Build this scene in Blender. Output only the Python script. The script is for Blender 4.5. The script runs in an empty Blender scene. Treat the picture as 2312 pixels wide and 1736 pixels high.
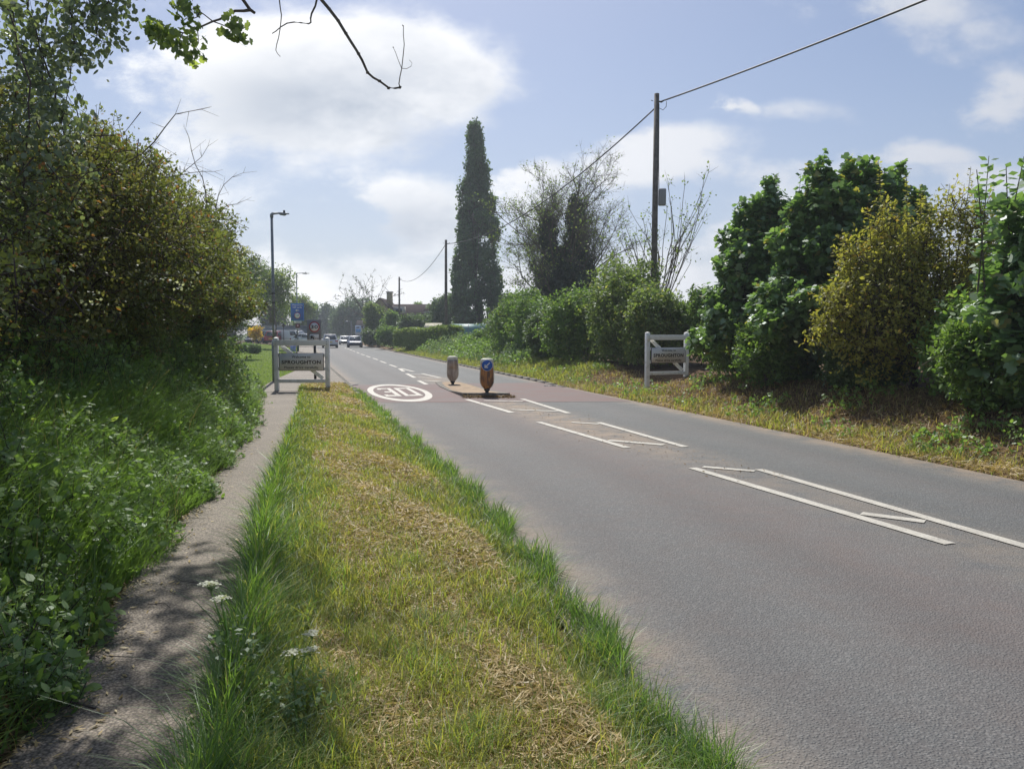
import bpy, math, numpy as np
from mathutils import Vector, Matrix
R = math.radians
sc = bpy.context.scene
col = sc.collection

# ------------------------------------------------------------------ camera
F, CX, CY, HC = 1730.0, 1156.0, 868.0, 1.65
TH = math.atan((CY - 755.0) / F)
cam = bpy.data.cameras.new('camera'); cam.sensor_width = 36; cam.lens = 36 * F / 2312.0
cam.clip_start = 0.05; cam.clip_end = 6000
co = bpy.data.objects.new('camera', cam); col.objects.link(co)
co.location = (0, 0, HC); co.rotation_euler = (math.pi / 2 - TH, 0, 0)
sc.camera = co

# ------------------------------------------------------------------ light
SUN_AZ, SUN_EL = R(-12), R(52)        # azimuth from +Y, clockwise seen from above
SUN_STRENGTH, SKY_STRENGTH = 5.0, 0.105
sd = Vector((math.sin(SUN_AZ) * math.cos(SUN_EL), math.cos(SUN_AZ) * math.cos(SUN_EL), math.sin(SUN_EL)))
sl = bpy.data.lights.new('sun', 'SUN'); sl.energy = SUN_STRENGTH; sl.angle = R(0.5); sl.color = (1.0, 0.95, 0.87)
so = bpy.data.objects.new('sun', sl); col.objects.link(so)
so.rotation_euler = sd.to_track_quat('Z', 'Y').to_euler()
sc.view_settings.view_transform = 'Standard'; sc.view_settings.look = 'None'
sc.view_settings.exposure = 0.08; sc.view_settings.gamma = 1.0
sc.cycles.max_bounces = 7; sc.cycles.diffuse_bounces = 3; sc.cycles.glossy_bounces = 2
sc.cycles.transmission_bounces = 4; sc.cycles.transparent_max_bounces = 6
sc.cycles.use_denoising = True; sc.cycles.sample_clamp_indirect = 6

class NT:
    """tiny helper for node trees"""
    def __init__(s, nt): s.nt = nt; s.n = nt.nodes; s.l = nt.links; s.n.clear()
    def node(s, t, **k):
        x = s.n.new(t)
        for a, b in k.items(): setattr(x, a, b)
        return x
    def put(s, sock, v):
        if isinstance(v, bpy.types.NodeSocket): s.l.new(v, sock)
        elif v is not None: sock.default_value = v
    def m(s, op, a, b=None, c=None, clamp=False):
        x = s.node('ShaderNodeMath', operation=op, use_clamp=clamp)
        s.put(x.inputs[0], a); s.put(x.inputs[1], b); s.put(x.inputs[2], c)
        return x.outputs[0]
    def vm(s, op, a, b=None):
        x = s.node('ShaderNodeVectorMath', operation=op); s.put(x.inputs[0], a); s.put(x.inputs[1], b)
        return x.outputs[0]
    def mix(s, f, a, b, blend='MIX'):
        x = s.node('ShaderNodeMix', data_type='RGBA', blend_type=blend)
        s.put(x.inputs[0], f); s.put(x.inputs[6], a); s.put(x.inputs[7], b)
        return x.outputs[2]
    def noise(s, vec, scale, detail=4, rough=.55, dist=0.0):
        x = s.node('ShaderNodeTexNoise'); s.put(x.inputs['Vector'], vec)
        x.inputs['Scale'].default_value = scale; x.inputs['Detail'].default_value = detail
        x.inputs['Roughness'].default_value = rough; x.inputs['Distortion'].default_value = dist
        return x.outputs[0]
    def ramp(s, f, a, b, lo=0.0, hi=1.0):
        x = s.node('ShaderNodeMapRange', interpolation_type='SMOOTHSTEP')
        s.put(x.inputs[0], f); x.inputs[1].default_value = a; x.inputs[2].default_value = b
        x.inputs[3].default_value = lo; x.inputs[4].default_value = hi
        return x.outputs[0]

def c4(c): return (c[0], c[1], c[2], 1.0)

# ------------------------------------------------------------------ sky
world = bpy.data.worlds.new('World'); sc.world = world; world.use_nodes = True
w = NT(world.node_tree)
wo = w.node('ShaderNodeOutputWorld'); bg = w.node('ShaderNodeBackground'); w.l.new(bg.outputs[0], wo.inputs[0])
sky = w.node('ShaderNodeTexSky', sky_type='NISHITA'); sky.sun_disc = False
sky.sun_elevation = SUN_EL; sky.sun_rotation = SUN_AZ % (2 * math.pi)
sky.air_density = 1.0; sky.dust_density = 1.2; sky.ozone_density = 2.0
tc = w.node('ShaderNodeTexCoord'); sp = w.node('ShaderNodeSeparateXYZ'); w.l.new(tc.outputs['Generated'], sp.inputs[0])
yy = w.m('MAXIMUM', w.m('ABSOLUTE', sp.outputs[1]), 0.08)
A0 = w.m('DIVIDE', sp.outputs[0], yy); E0 = w.m('DIVIDE', sp.outputs[2], yy)
cmb = w.node('ShaderNodeCombineXYZ'); w.l.new(A0, cmb.inputs[0]); w.l.new(w.m('MULTIPLY', E0, 1.7), cmb.inputs[1])
nz = w.node('ShaderNodeTexNoise'); w.l.new(cmb.outputs[0], nz.inputs['Vector']); nz.inputs['Scale'].default_value = 5.5
nz.inputs['Detail'].default_value = 7; nz.inputs['Roughness'].default_value = .58
cmb2 = w.node('ShaderNodeCombineXYZ'); w.l.new(w.m('ADD', A0, 7.3), cmb2.inputs[0]); w.l.new(w.m('MULTIPLY', E0, 1.7), cmb2.inputs[1])
nz2 = w.noise(cmb2.outputs[0], 2.6, 5, .55)
nz3 = w.noise(cmb2.outputs[0], 16, 6, .6)
wob = w.m('MULTIPLY', w.m('SUBTRACT', nz.outputs[0], .5), .30)
A1 = w.m('ADD', A0, wob); E1 = w.m('ADD', E0, w.m('MULTIPLY', w.m('SUBTRACT', nz2, .5), .13))
# (azimuth, elevation, half widths, density) of every cloud
CLOUDS = [(-.33, .345, .15, .060, 1.25), (-.20, .325, .15, .066, 1.25), (-.10, .325, .10, .055, 1.1), (-.28, .270, .17, .060, 1.1),
          (-.14, .175, .09, .036, 1.0), (-.10, .140, .10, .04, .7), (.03, .195, .05, .03, .75), (.10, .17, .16, .05, .45),
          (.21, .235, .10, .032, 1.05), (.17, .205, .12, .032, .9), (.37, .19, .10, .035, .55), (.30, .10, .10, .03, .8),
          (.27, .08, .30, .04, .5), (.50, .41, .12, .040, .85), (.60, .37, .12, .03, .5), (.53, .235, .09, .024, .95), (.44, .20, .10, .03, .6),
          (.66, .30, .09, .03, .8), (.62, .20, .10, .03, .75), (.36, .285, .10, .02, .5), (.46, .15, .16, .035, .7), (.295, .292, .025, .014, .7), (-.62, .50, .3, .06, .6), (-.45, .16, .22, .06, .45), (-.25, .06, .4, .05, .8), (.1, .05, .6, .035, .7), (.63,.10,.2,.05,.5)]
tot = None
for (a, e, wa, we, d) in CLOUDS:
    u = w.m('DIVIDE', w.m('SUBTRACT', A1, a), wa); v = w.m('DIVIDE', w.m('SUBTRACT', E1, e), we)
    g = w.m('MULTIPLY', w.m('EXPONENT', w.m('MULTIPLY', w.m('ADD', w.m('MULTIPLY', u, u), w.m('MULTIPLY', v, v)), -1.0)), d)
    tot = g if tot is None else w.m('MAXIMUM', tot, w.m('ADD', w.m('MULTIPLY', tot, .35), g))
dens = w.m('ADD', tot, w.m('MULTIPLY', w.m('SUBTRACT', nz.outputs[0], .5), 1.0))
dens = w.m('ADD', dens, w.m('MULTIPLY', w.m('SUBTRACT', nz3, .5), .62))
mask = w.ramp(dens, .20, .80)
# grey cloud bases: thick cloud, seen from beneath
ug = w.m('DIVIDE', w.m('ADD', A1, .25), .17); vg = w.m('DIVIDE', w.m('SUBTRACT', E1, .285), .058)
gb = w.m('EXPONENT', w.m('MULTIPLY', w.m('ADD', w.m('MULTIPLY', ug, ug), w.m('MULTIPLY', vg, vg)), -1.0))
ug2 = w.m('DIVIDE', w.m('ADD', A1, .12), .10); vg2 = w.m('DIVIDE', w.m('SUBTRACT', E1, .145), .03)
gb2 = w.m('EXPONENT', w.m('MULTIPLY', w.m('ADD', w.m('MULTIPLY', ug2, ug2), w.m('MULTIPLY', vg2, vg2)), -1.0))
gr = w.m('ADD', w.m('MULTIPLY', gb, 1.15), w.m('MULTIPLY', gb2, .8))
gr = w.m('ADD', gr, w.m('MULTIPLY', w.m('SUBTRACT', .52, nz.outputs[0]), 1.6))
gr = w.m('MULTIPLY', gr, w.ramp(nz2, .25, .7, .75, 1.1), clamp=True)
# light bearing: brighter toward the sun's side, duller away from it
side = w.ramp(A0, -.45, .75, 0.0, 1.0)
cwhite = w.mix(side, (10.4, 10.4, 10.4, 1), (5.9, 6.2, 6.9, 1))
ccol = w.mix(gr, cwhite, (4.9, 5.4, 6.2, 1))
skyc = w.mix(1.0, sky.outputs[0], (.88, .865, .90, 1), 'MULTIPLY')
# thin veil of high haze low over the horizon
veil = w.ramp(E0, .0, .40, .58, .08)
skyv = w.mix(veil, skyc, w.mix(side, (5.5, 6.0, 6.9, 1), (4.1, 4.7, 6.1, 1)))
final = w.mix(w.m('MULTIPLY', mask, .96), skyv, ccol)
w.l.new(final, bg.inputs[0]); bg.inputs[1].default_value = SKY_STRENGTH

# ------------------------------------------------------------------ helpers
def ray(dx, dy, Y):
    """photo point (on the 2212-wide view) taken to the world plane y = Y"""
    S = 2312 / 2212.0; u = (dx * S - CX) / F; v = (CY - dy * S) / F
    d = (u, math.cos(TH) + v * math.sin(TH), -math.sin(TH) + v * math.cos(TH)); t = Y / d[1]
    return np.array((d[0] * t, Y, HC + d[2] * t))

class MB:
    """collects geometry for ONE mesh object"""
    def __init__(s): s.V = []; s.n = 0; s.F = []; s.T = []; s.mi = []
    def add(s, v, f, tint=None, mi=0):
        v = np.asarray(v, dtype=np.float64).reshape(-1, 3); f = np.asarray(f, dtype=np.int64)
        if f.ndim == 1: f = f.reshape(1, -1)
        s.V.append(v); s.F.append(f + s.n); s.n += len(v)
        if tint is None: tint = np.full(len(f), .5)
        s.T.append(np.broadcast_to(np.asarray(tint, dtype=np.float64), (len(f),)))
        s.mi.append(np.full(len(f), mi)); return s
    def box(s, c, size, rot=None, mi=0):
        h = np.array(size) / 2.0
        v = np.array([(x, y, z) for x in (-1, 1) for y in (-1, 1) for z in (-1, 1)]) * h
        if rot is not None: v = v @ np.array(rot).T
        v = v + np.array(c)
        return s.add(v, [(0, 1, 3, 2), (4, 6, 7, 5), (0, 4, 5, 1), (2, 3, 7, 6), (0, 2, 6, 4), (1, 5, 7, 3)], mi=mi)
    def tube(s, P, rad, n=6, cap=True, mi=0, tint=None):
        P = np.asarray(P, float); k = len(P); rad = np.broadcast_to(np.asarray(rad, float), (k,))
        T = np.gradient(P, axis=0); T /= (np.linalg.norm(T, axis=1)[:, None] + 1e-9)
        up = np.array((0, 0, 1.0)) if abs(T[0][2]) < .9 else np.array((1.0, 0, 0))
        A = np.cross(T, up); A /= (np.linalg.norm(A, axis=1)[:, None] + 1e-9); B = np.cross(T, A)
        ang = np.arange(n) * 2 * math.pi / n
        v = (P[:, None, :] + rad[:, None, None] * (A[:, None, :] * np.cos(ang)[None, :, None] + B[:, None, :] * np.sin(ang)[None, :, None])).reshape(-1, 3)
        i = np.arange(k - 1)[:, None] * n; j = np.arange(n)[None, :]; j2 = (j + 1) % n
        f = np.stack([i + j, i + j2, i + n + j2, i + n + j], -1).reshape(-1, 4)
        base = s.n; s.add(v, f, tint, mi)
        if cap:
            s.F.append(np.array([[base + q for q in range(n)][::-1]])); s.F.append(np.array([[base + (k - 1) * n + q for q in range(n)]]))
            s.T += [np.array([.5])] * 2; s.mi += [np.array([mi])] * 2
        return s
    def segs(s, P0, P1, R0, R1, n=3, tint=None):
        """many separate tapering twigs at once"""
        P0 = np.asarray(P0, float).reshape(-1, 3); P1 = np.asarray(P1, float).reshape(-1, 3); N = len(P0)
        if N == 0: return s
        T = P1 - P0; T /= (np.linalg.norm(T, axis=1)[:, None] + 1e-9)
        up = np.where(np.abs(T[:, 2:3]) < .9, np.array([[0, 0, 1.0]]), np.array([[1.0, 0, 0]]))
        A = np.cross(T, up); A /= (np.linalg.norm(A, axis=1)[:, None] + 1e-9); B = np.cross(T, A)
        ang = np.arange(n) * 2 * math.pi / n; ca, sa = np.cos(ang)[None, :, None], np.sin(ang)[None, :, None]
        ring = A[:, None, :] * ca + B[:, None, :] * sa
        R0 = np.broadcast_to(np.asarray(R0, float), (N,))[:, None, None]; R1 = np.broadcast_to(np.asarray(R1, float), (N,))[:, None, None]
        v = np.concatenate([P0[:, None, :] + ring * R0, P1[:, None, :] + ring * R1], 1).reshape(-1, 3)
        b = np.arange(N)[:, None] * 2 * n; j = np.arange(n)[None, :]; j2 = (j + 1) % n
        f = np.stack([b + j, b + j2, b + n + j2, b + n + j], -1).reshape(-1, 4)
        return s.add(v, f, tint)
    def leaves(s, C, A, Nn, L, Wd, tint, shape='oval'):
        """flat leaves: centre C, long axis A, normal Nn, length L, width ratio Wd"""
        C = np.asarray(C, float); N = len(C); wv = None
        if np.ndim(Wd) > 0: wv, Wd = Wd, 1.0
        if N == 0: return s
        A = A / (np.linalg.norm(A, axis=1)[:, None] + 1e-9)
        B = np.cross(Nn, A); B /= (np.linalg.norm(B, axis=1)[:, None] + 1e-9)
        L = np.broadcast_to(np.asarray(L, float), (N,))[:, None, None]
        if shape == 'oval': t = np.array([(-.5, 0), (-.05, -.5 * Wd), (.5, 0), (-.05, .5 * Wd)])
        elif shape == 'six': t = np.array([(-.5, 0), (-.25, -.42 * Wd), (.18, -.42 * Wd), (.55, 0), (.18, .42 * Wd), (-.25, .42 * Wd)])
        else: t = np.array([(-.42, 0), (-.5, -.35), (-.1, -.55), (-.02, -.3), (.3, -.38), (.55, 0), (.3, .38), (-.02, .3), (-.1, .55), (-.5, .35)])
        k = len(t); wb = 1.0 if wv is None else np.asarray(wv, float)[:, None, None]
        v = (C[:, None, :] + L * (A[:, None, :] * t[None, :, 0:1] + B[:, None, :] * t[None, :, 1:2] * wb)).reshape(-1, 3)
        return s.add(v, np.arange(N)[:, None] * k + np.arange(k)[None, :], tint)
    def blades(s, P, h, wd, lean, bend, tint, segn=3):
        """grass blades: base P, height h, width wd, unit lean direction (N,2), bend 0..1"""
        N = len(P); az = np.random.rand(N) * 2 * math.pi * 0 + np.arctan2(lean[:, 1], lean[:, 0]) + math.pi / 2 + (np.random.rand(N) - .5) * 1.6
        side = np.stack([np.cos(az), np.sin(az), np.zeros(N)], 1)
        ld = np.stack([lean[:, 0], lean[:, 1], np.zeros(N)], 1)
        rows = []
        for q in range(segn + 1):
            t = q / segn
            off = ld * (h * bend * t * t)[:, None]; z = h * t * (1 - .45 * bend * t)
            c = P + off; c = c + np.array((0, 0, 1.0)) * z[:, None]
            ww = (wd * (1 - t) ** .7 * .5)[:, None]
            if q < segn: rows += [c - side * ww, c + side * ww]
            else: rows += [c]
        k = 2 * segn + 1
        v = np.stack(rows, 1).reshape(-1, 3); b = np.arange(N) * k
        for q in range(segn - 1):
            f = np.stack([b + 2 * q, b + 2 * q + 1, b + 2 * q + 3, b + 2 * q + 2], 1)
            if q == 0: s.add(v, f, tint); base = s.n - len(v)
            else:
                s.F.append(f + base); s.T.append(np.asarray(tint)); s.mi.append(np.zeros(N))
        f = np.stack([b + 2 * segn - 2, b + 2 * segn - 1, b + 2 * segn], 1)
        s.F.append(f + base); s.T.append(np.asarray(tint)); s.mi.append(np.zeros(N))
        return s
    def poly(s, pts, mi=0):
        return s.add(pts, [list(range(len(pts)))], mi=mi)
    def prism(s, pts2, y0, y1, M=None, mi=0):
        """outline in x,z pushed from y0 to y1"""
        n = len(pts2); v = [(p[0], y0, p[1]) for p in pts2] + [(p[0], y1, p[1]) for p in pts2]
        v = np.array(v, float)
        if M is not None: v = v @ np.array(M.to_3x3()).T + np.array(M.translation)
        base = s.n
        s.add(v, [[i, (i + 1) % n, n + (i + 1) % n, n + i] for i in range(n)], mi=mi)
        s.F.append(np.array([[base + i for i in range(n)][::-1]])); s.F.append(np.array([[base + n + i for i in range(n)]]))
        s.T += [np.array([.5])] * 2; s.mi += [np.array([mi])] * 2
        return s
    def build(s, name, mat, parent=None, smooth=False, bevel=0):
        me = bpy.data.meshes.new(name)
        V = np.concatenate(s.V).astype(np.float32)
        loops = np.concatenate([f.ravel() for f in s.F]).astype(np.int32)
        tots = np.concatenate([np.full(len(f), f.shape[1]) for f in s.F]).astype(np.int32)
        starts = np.concatenate([[0], np.cumsum(tots)[:-1]]).astype(np.int32)
        me.vertices.add(len(V)); me.vertices.foreach_set('co', V.ravel())
        me.loops.add(len(loops)); me.loops.foreach_set('vertex_index', loops)
        me.polygons.add(len(tots)); me.polygons.foreach_set('loop_start', starts)
        try: me.polygons.foreach_set('loop_total', tots)
        except Exception: pass
        mats = mat if isinstance(mat, (list, tuple)) else [mat]
        for m_ in mats: me.materials.append(m_)
        if len(mats) > 1: me.polygons.foreach_set('material_index', np.concatenate(s.mi).astype(np.int32))
        me.update(calc_edges=True)
        at = me.attributes.new('tint', 'FLOAT', 'FACE'); at.data.foreach_set('value', np.concatenate(s.T).astype(np.float32))
        if smooth: me.polygons.foreach_set('use_smooth', np.ones(len(tots), bool))
        me.validate(verbose=False)
        o = bpy.data.objects.new(name, me); col.objects.link(o)
        if parent is not None: o.parent = parent
        if bevel:
            b = o.modifiers.new('bevel', 'BEVEL'); b.width = bevel; b.segments = 2; b.limit_method = 'ANGLE'
        return o

def tag(o, label=None, cat=None, group=None, kind=None):
    if label: o['label'] = label
    if cat: o['category'] = cat
    if group: o['group'] = group
    if kind: o['kind'] = kind
    return o
def empty(name, loc, label, cat, group=None, rz=0):
    o = bpy.data.objects.new(name, None); col.objects.link(o); o.location = loc; o.rotation_euler = (0, 0, rz)
    o.empty_display_size = .2
    return tag(o, label, cat, group)
def struct(mb, name, mat, **k):
    o = mb.build(name, mat, **k); o['kind'] = 'structure'; return o

def text_obj(name, s, w_, h_, loc, mat, parent, bold=0.0, rot=(math.pi / 2, 0, 0), depth=.003):
    """lettering as a real mesh, fitted to width w_ and height h_, centred on loc"""
    cu = bpy.data.curves.new(name, 'FONT'); cu.body = s; cu.align_x = 'CENTER'; cu.align_y = 'CENTER'
    cu.size = 1; cu.offset = bold; cu.extrude = .02; cu.resolution_u = 3; cu.space_character = 1.08
    o = bpy.data.objects.new(name, cu); col.objects.link(o)
    dg = bpy.context.evaluated_depsgraph_get(); me = bpy.data.meshes.new_from_object(o.evaluated_get(dg))
    bpy.data.objects.remove(o)
    n = len(me.vertices); v = np.zeros(n * 3); me.vertices.foreach_get('co', v); v = v.reshape(-1, 3)
    lo, hi = v.min(0), v.max(0); v = (v - (lo + hi) / 2)
    v[:, 0] *= w_ / (hi[0] - lo[0]); v[:, 1] *= h_ / (hi[1] - lo[1]); v[:, 2] *= depth / max(1e-6, hi[2] - lo[2])
    me.vertices.foreach_set('co', v.ravel()); me.materials.clear(); me.materials.append(mat); me.update(); me.name = name
    t = bpy.data.objects.new(name, me); col.objects.link(t); t.parent = parent; t.location = loc; t.rotation_euler = rot
    return t

def disc(cx, cz, r, n=32, a0=0): return [(cx + r * math.cos(a0 + i * 2 * math.pi / n), cz + r * math.sin(a0 + i * 2 * math.pi / n)) for i in range(n)]
def rrect(x0, z0, x1, z1, r=.03, n=5):
    p = []
    for (cx, cz, a) in ((x1 - r, z1 - r, 0), (x0 + r, z1 - r, 90), (x0 + r, z0 + r, 180), (x1 - r, z0 + r, 270)):
        p += [(cx + r * math.cos(R(a + 90 * i / n)), cz + r * math.sin(R(a + 90 * i / n))) for i in range(n + 1)]
    return p

# ------------------------------------------------------------------ materials
def principled(name, base, rough=.6, metal=0.0, spec=.5, noise=None, bump=0.0, bscale=60, coat=0):
    m = bpy.data.materials.new(name); m.use_nodes = True; t = NT(m.node_tree)
    o = t.node('ShaderNodeOutputMaterial'); p = t.node('ShaderNodeBsdfPrincipled'); t.l.new(p.outputs[0], o.inputs[0])
    p.inputs['Roughness'].default_value = rough; p.inputs['Metallic'].default_value = metal
    p.inputs['Specular IOR Level'].default_value = spec
    if coat: p.inputs['Coat Weight'].default_value = coat; p.inputs['Coat Roughness'].default_value = .08
    c = t.node('ShaderNodeTexCoord').outputs['Object']
    if noise:
        col2, scl, lo, hi = noise
        t.l.new(t.mix(t.ramp(t.noise(c, scl, 5, .6), lo, hi), c4(base), c4(col2)), p.inputs[0])
    else: p.inputs[0].default_value = c4(base)
    if bump:
        b = t.node('ShaderNodeBump'); b.inputs['Strength'].default_value = bump; b.inputs['Distance'].default_value = .01
        t.l.new(t.noise(c, bscale, 5), b.inputs['Height']); t.l.new(b.outputs[0], p.inputs['Normal'])
    return m

def leaf_mat(name, ca, cb, cc=None, trans=.45, gloss=.05, var=.35):
    """ca..cb by each leaf's own tint, cc for the few young or dying leaves"""
    m = bpy.data.materials.new(name); m.use_nodes = True; t = NT(m.node_tree)
    o = t.node('ShaderNodeOutputMaterial')
    a = t.node('ShaderNodeAttribute', attribute_name='tint').outputs['Fac']
    c = t.mix(t.ramp(a, 0, .85), c4(ca), c4(cb))
    if cc is not None: c = t.mix(t.ramp(a, .9, .97), c, c4(cc))
    pos = t.node('ShaderNodeNewGeometry').outputs['Position']
    nz_ = t.noise(pos, .9, 3)
    c = t.mix(t.ramp(nz_, .3, .7, 0, var), c, t.mix(1.0, c, (.55, .62, .6, 1), 'MULTIPLY'))
    d = t.node('ShaderNodeBsdfDiffuse'); tr = t.node('ShaderNodeBsdfTranslucent'); g = t.node('ShaderNodeBsdfGlossy')
    t.l.new(c, d.inputs[0]); t.l.new(t.mix(1.0, c, (1.5, 1.6, .8, 1), 'MULTIPLY'), tr.inputs[0])
    g.inputs['Roughness'].default_value = .5; g.inputs[0].default_value = (.9, .95, 1, 1)
    m1 = t.node('ShaderNodeMixShader'); m1.inputs[0].default_value = trans; t.l.new(d.outputs[0], m1.inputs[1]); t.l.new(tr.outputs[0], m1.inputs[2])
    fr = t.node('ShaderNodeFresnel'); fr.inputs[0].default_value = 1.4
    m2 = t.node('ShaderNodeMixShader'); t.l.new(t.m('ADD', t.m('MULTIPLY', t.m('MINIMUM', fr.outputs[0], .25), .14), gloss * .7), m2.inputs[0])
    t.l.new(m1.outputs[0], m2.inputs[1]); t.l.new(g.outputs[0], m2.inputs[2]); t.l.new(m2.outputs[0], o.inputs[0])
    return m

M = {}
M['bark'] = principled('bark', (.085, .07, .055), .9, noise=((.16, .14, .11), 9, .4, .65), bump=.6, bscale=25)
M['twig'] = principled('twig', (.07, .052, .045), .85)
M['twig_pale'] = principled('twig_pale', (.125, .105, .085), .85)
M['stem_pale'] = principled('stem_pale', (.16, .13, .10), .8)
M['hawthorn'] = leaf_mat('hawthorn_leaf', (.10, .13, .042), (.23, .25, .075), (.34, .17, .07), .40, .04)
M['hawthorn_brown'] = leaf_mat('hawthorn_brown_leaf', (.105, .115, .045), (.235, .215, .08), (.36, .16, .07), .40, .03)
M['dark_leaf'] = leaf_mat('dark_leaf', (.075, .12, .048), (.145, .21, .07), (.16, .21, .06), .38, .05)
M['mid_leaf'] = leaf_mat('mid_leaf', (.095, .17, .045), (.20, .30, .075), (.28, .32, .08), .45, .04)
M['light_leaf'] = leaf_mat('light_leaf', (.115, .175, .055), (.23, .29, .095), (.36, .35, .12), .5, .04)
M['maple'] = leaf_mat('sycamore_leaf', (.090, .175, .065), (.20, .31, .105), (.36, .33, .09), .48, .10)
M['golden'] = leaf_mat('field_maple_leaf', (.22, .235, .06), (.42, .38, .095), (.42, .28, .07), .5, .03)
M['ivy'] = leaf_mat('ivy_leaf', (.022, .046, .024), (.055, .095, .04), (.10, .14, .05), .25, .08)
M['poplar'] = leaf_mat('poplar_leaf', (.075, .125, .065), (.165, .24, .11), (.18, .23, .09), .35, .06)
M['aspen'] = leaf_mat('aspen_leaf', (.12, .16, .09), (.22, .26, .15), (.2, .2, .12), .45, .08)
M['far_leaf'] = leaf_mat('far_leaf', (.055, .095, .045), (.11, .165, .07), (.2, .24, .1), .4, .04)
M['yellow_leaf'] = leaf_mat('yellow_leaf', (.50, .32, .02), (.75, .50, .04), (.8, .6, .1), .45, .03)
M['nettle'] = leaf_mat('nettle_leaf', (.10, .19, .05), (.26, .38, .10), (.34, .42, .12), .45, .05)
M['parsley'] = leaf_mat('parsley_leaf', (.10, .165, .075), (.20, .28, .125), (.3, .3, .15), .45, .04)
M['white_petal'] = leaf_mat('white_petal', (.40, .41, .34), (.56, .57, .48), (.56, .56, .46), .4, .02, 0)
M['grass_long'] = leaf_mat('grass_long', (.085, .165, .035), (.20, .31, .075), (.42, .40, .18), .5, .05)
M['grass_short'] = leaf_mat('grass_short', (.19, .225, .05), (.36, .36, .10), (.52, .44, .2), .5, .04)
M['hay'] = leaf_mat('hay', (.31, .225, .105), (.60, .46, .235), (.66, .56, .36), .3, .03, .3)
M['lawn_blade'] = leaf_mat('lawn_blade', (.13, .20, .03), (.22, .30, .05), (.35, .35, .12), .5, .04)
M['maple_over'] = leaf_mat('overhead_leaf', (.15, .21, .07), (.32, .38, .12), (.40, .42, .14), .62, .05)
M['rust_litter'] = leaf_mat('rust_litter', (.14, .085, .045), (.33, .215, .115), (.4, .3, .15), .2, .02)
M['white_paint'] = principled('white_paint', (.88, .89, .87), .5, noise=((.50, .52, .45), 6, .5, .8), bump=.12, bscale=30)
M['grey_metal'] = principled('grey_metal', (.20, .23, .25), .5, .3, noise=((.28, .31, .33), 12, .4, .7))
M['dark_metal'] = principled('dark_metal', (.05, .052, .056), .5, .3)
M['sign_white'] = principled('sign_white', (.78, .79, .80), .45, noise=((.70, .71, .70), 6, .4, .8))
M['sign_black'] = principled('sign_black', (.012, .012, .014), .5)
M['sign_red'] = principled('sign_red', (.42, .03, .04), .5)
M['sign_blue'] = principled('sign_blue', (.015, .11, .48), .45, noise=((.02, .13, .5), 5, .4, .7))
M['sign_sky'] = principled('sign_sky', (.05, .28, .62), .5)
M['sign_grey'] = principled('sign_grey', (.25, .255, .265), .55)
M['pole_wood'] = principled('pole_wood', (.10, .085, .07), .85, noise=((.17, .15, .13), 7, .35, .7), bump=.5, bscale=40)
M['cable'] = principled('cable_rubber', (.015, .016, .02), .6)
M['concrete'] = principled('kerb_concrete', (.19, .18, .16), .9, noise=((.13, .12, .10), 5, .4, .7), bump=.4, bscale=40)
M['tyre'] = principled('tyre', (.02, .02, .021), .85)
M['rim'] = principled('rim', (.35, .36, .38), .35, .8)
M['glass'] = principled('car_glass', (.02, .035, .05), .05, 0, .9)
M['plate_w'] = principled('number_plate_white', (.7, .7, .68), .4)
M['plate_y'] = principled('number_plate_yellow', (.7, .55, .08), .4)
M['lamp_r'] = principled('tail_lamp', (.4, .02, .02), .2)
M['lamp_w'] = principled('head_lamp', (.75, .78, .8), .12, .3)

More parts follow.
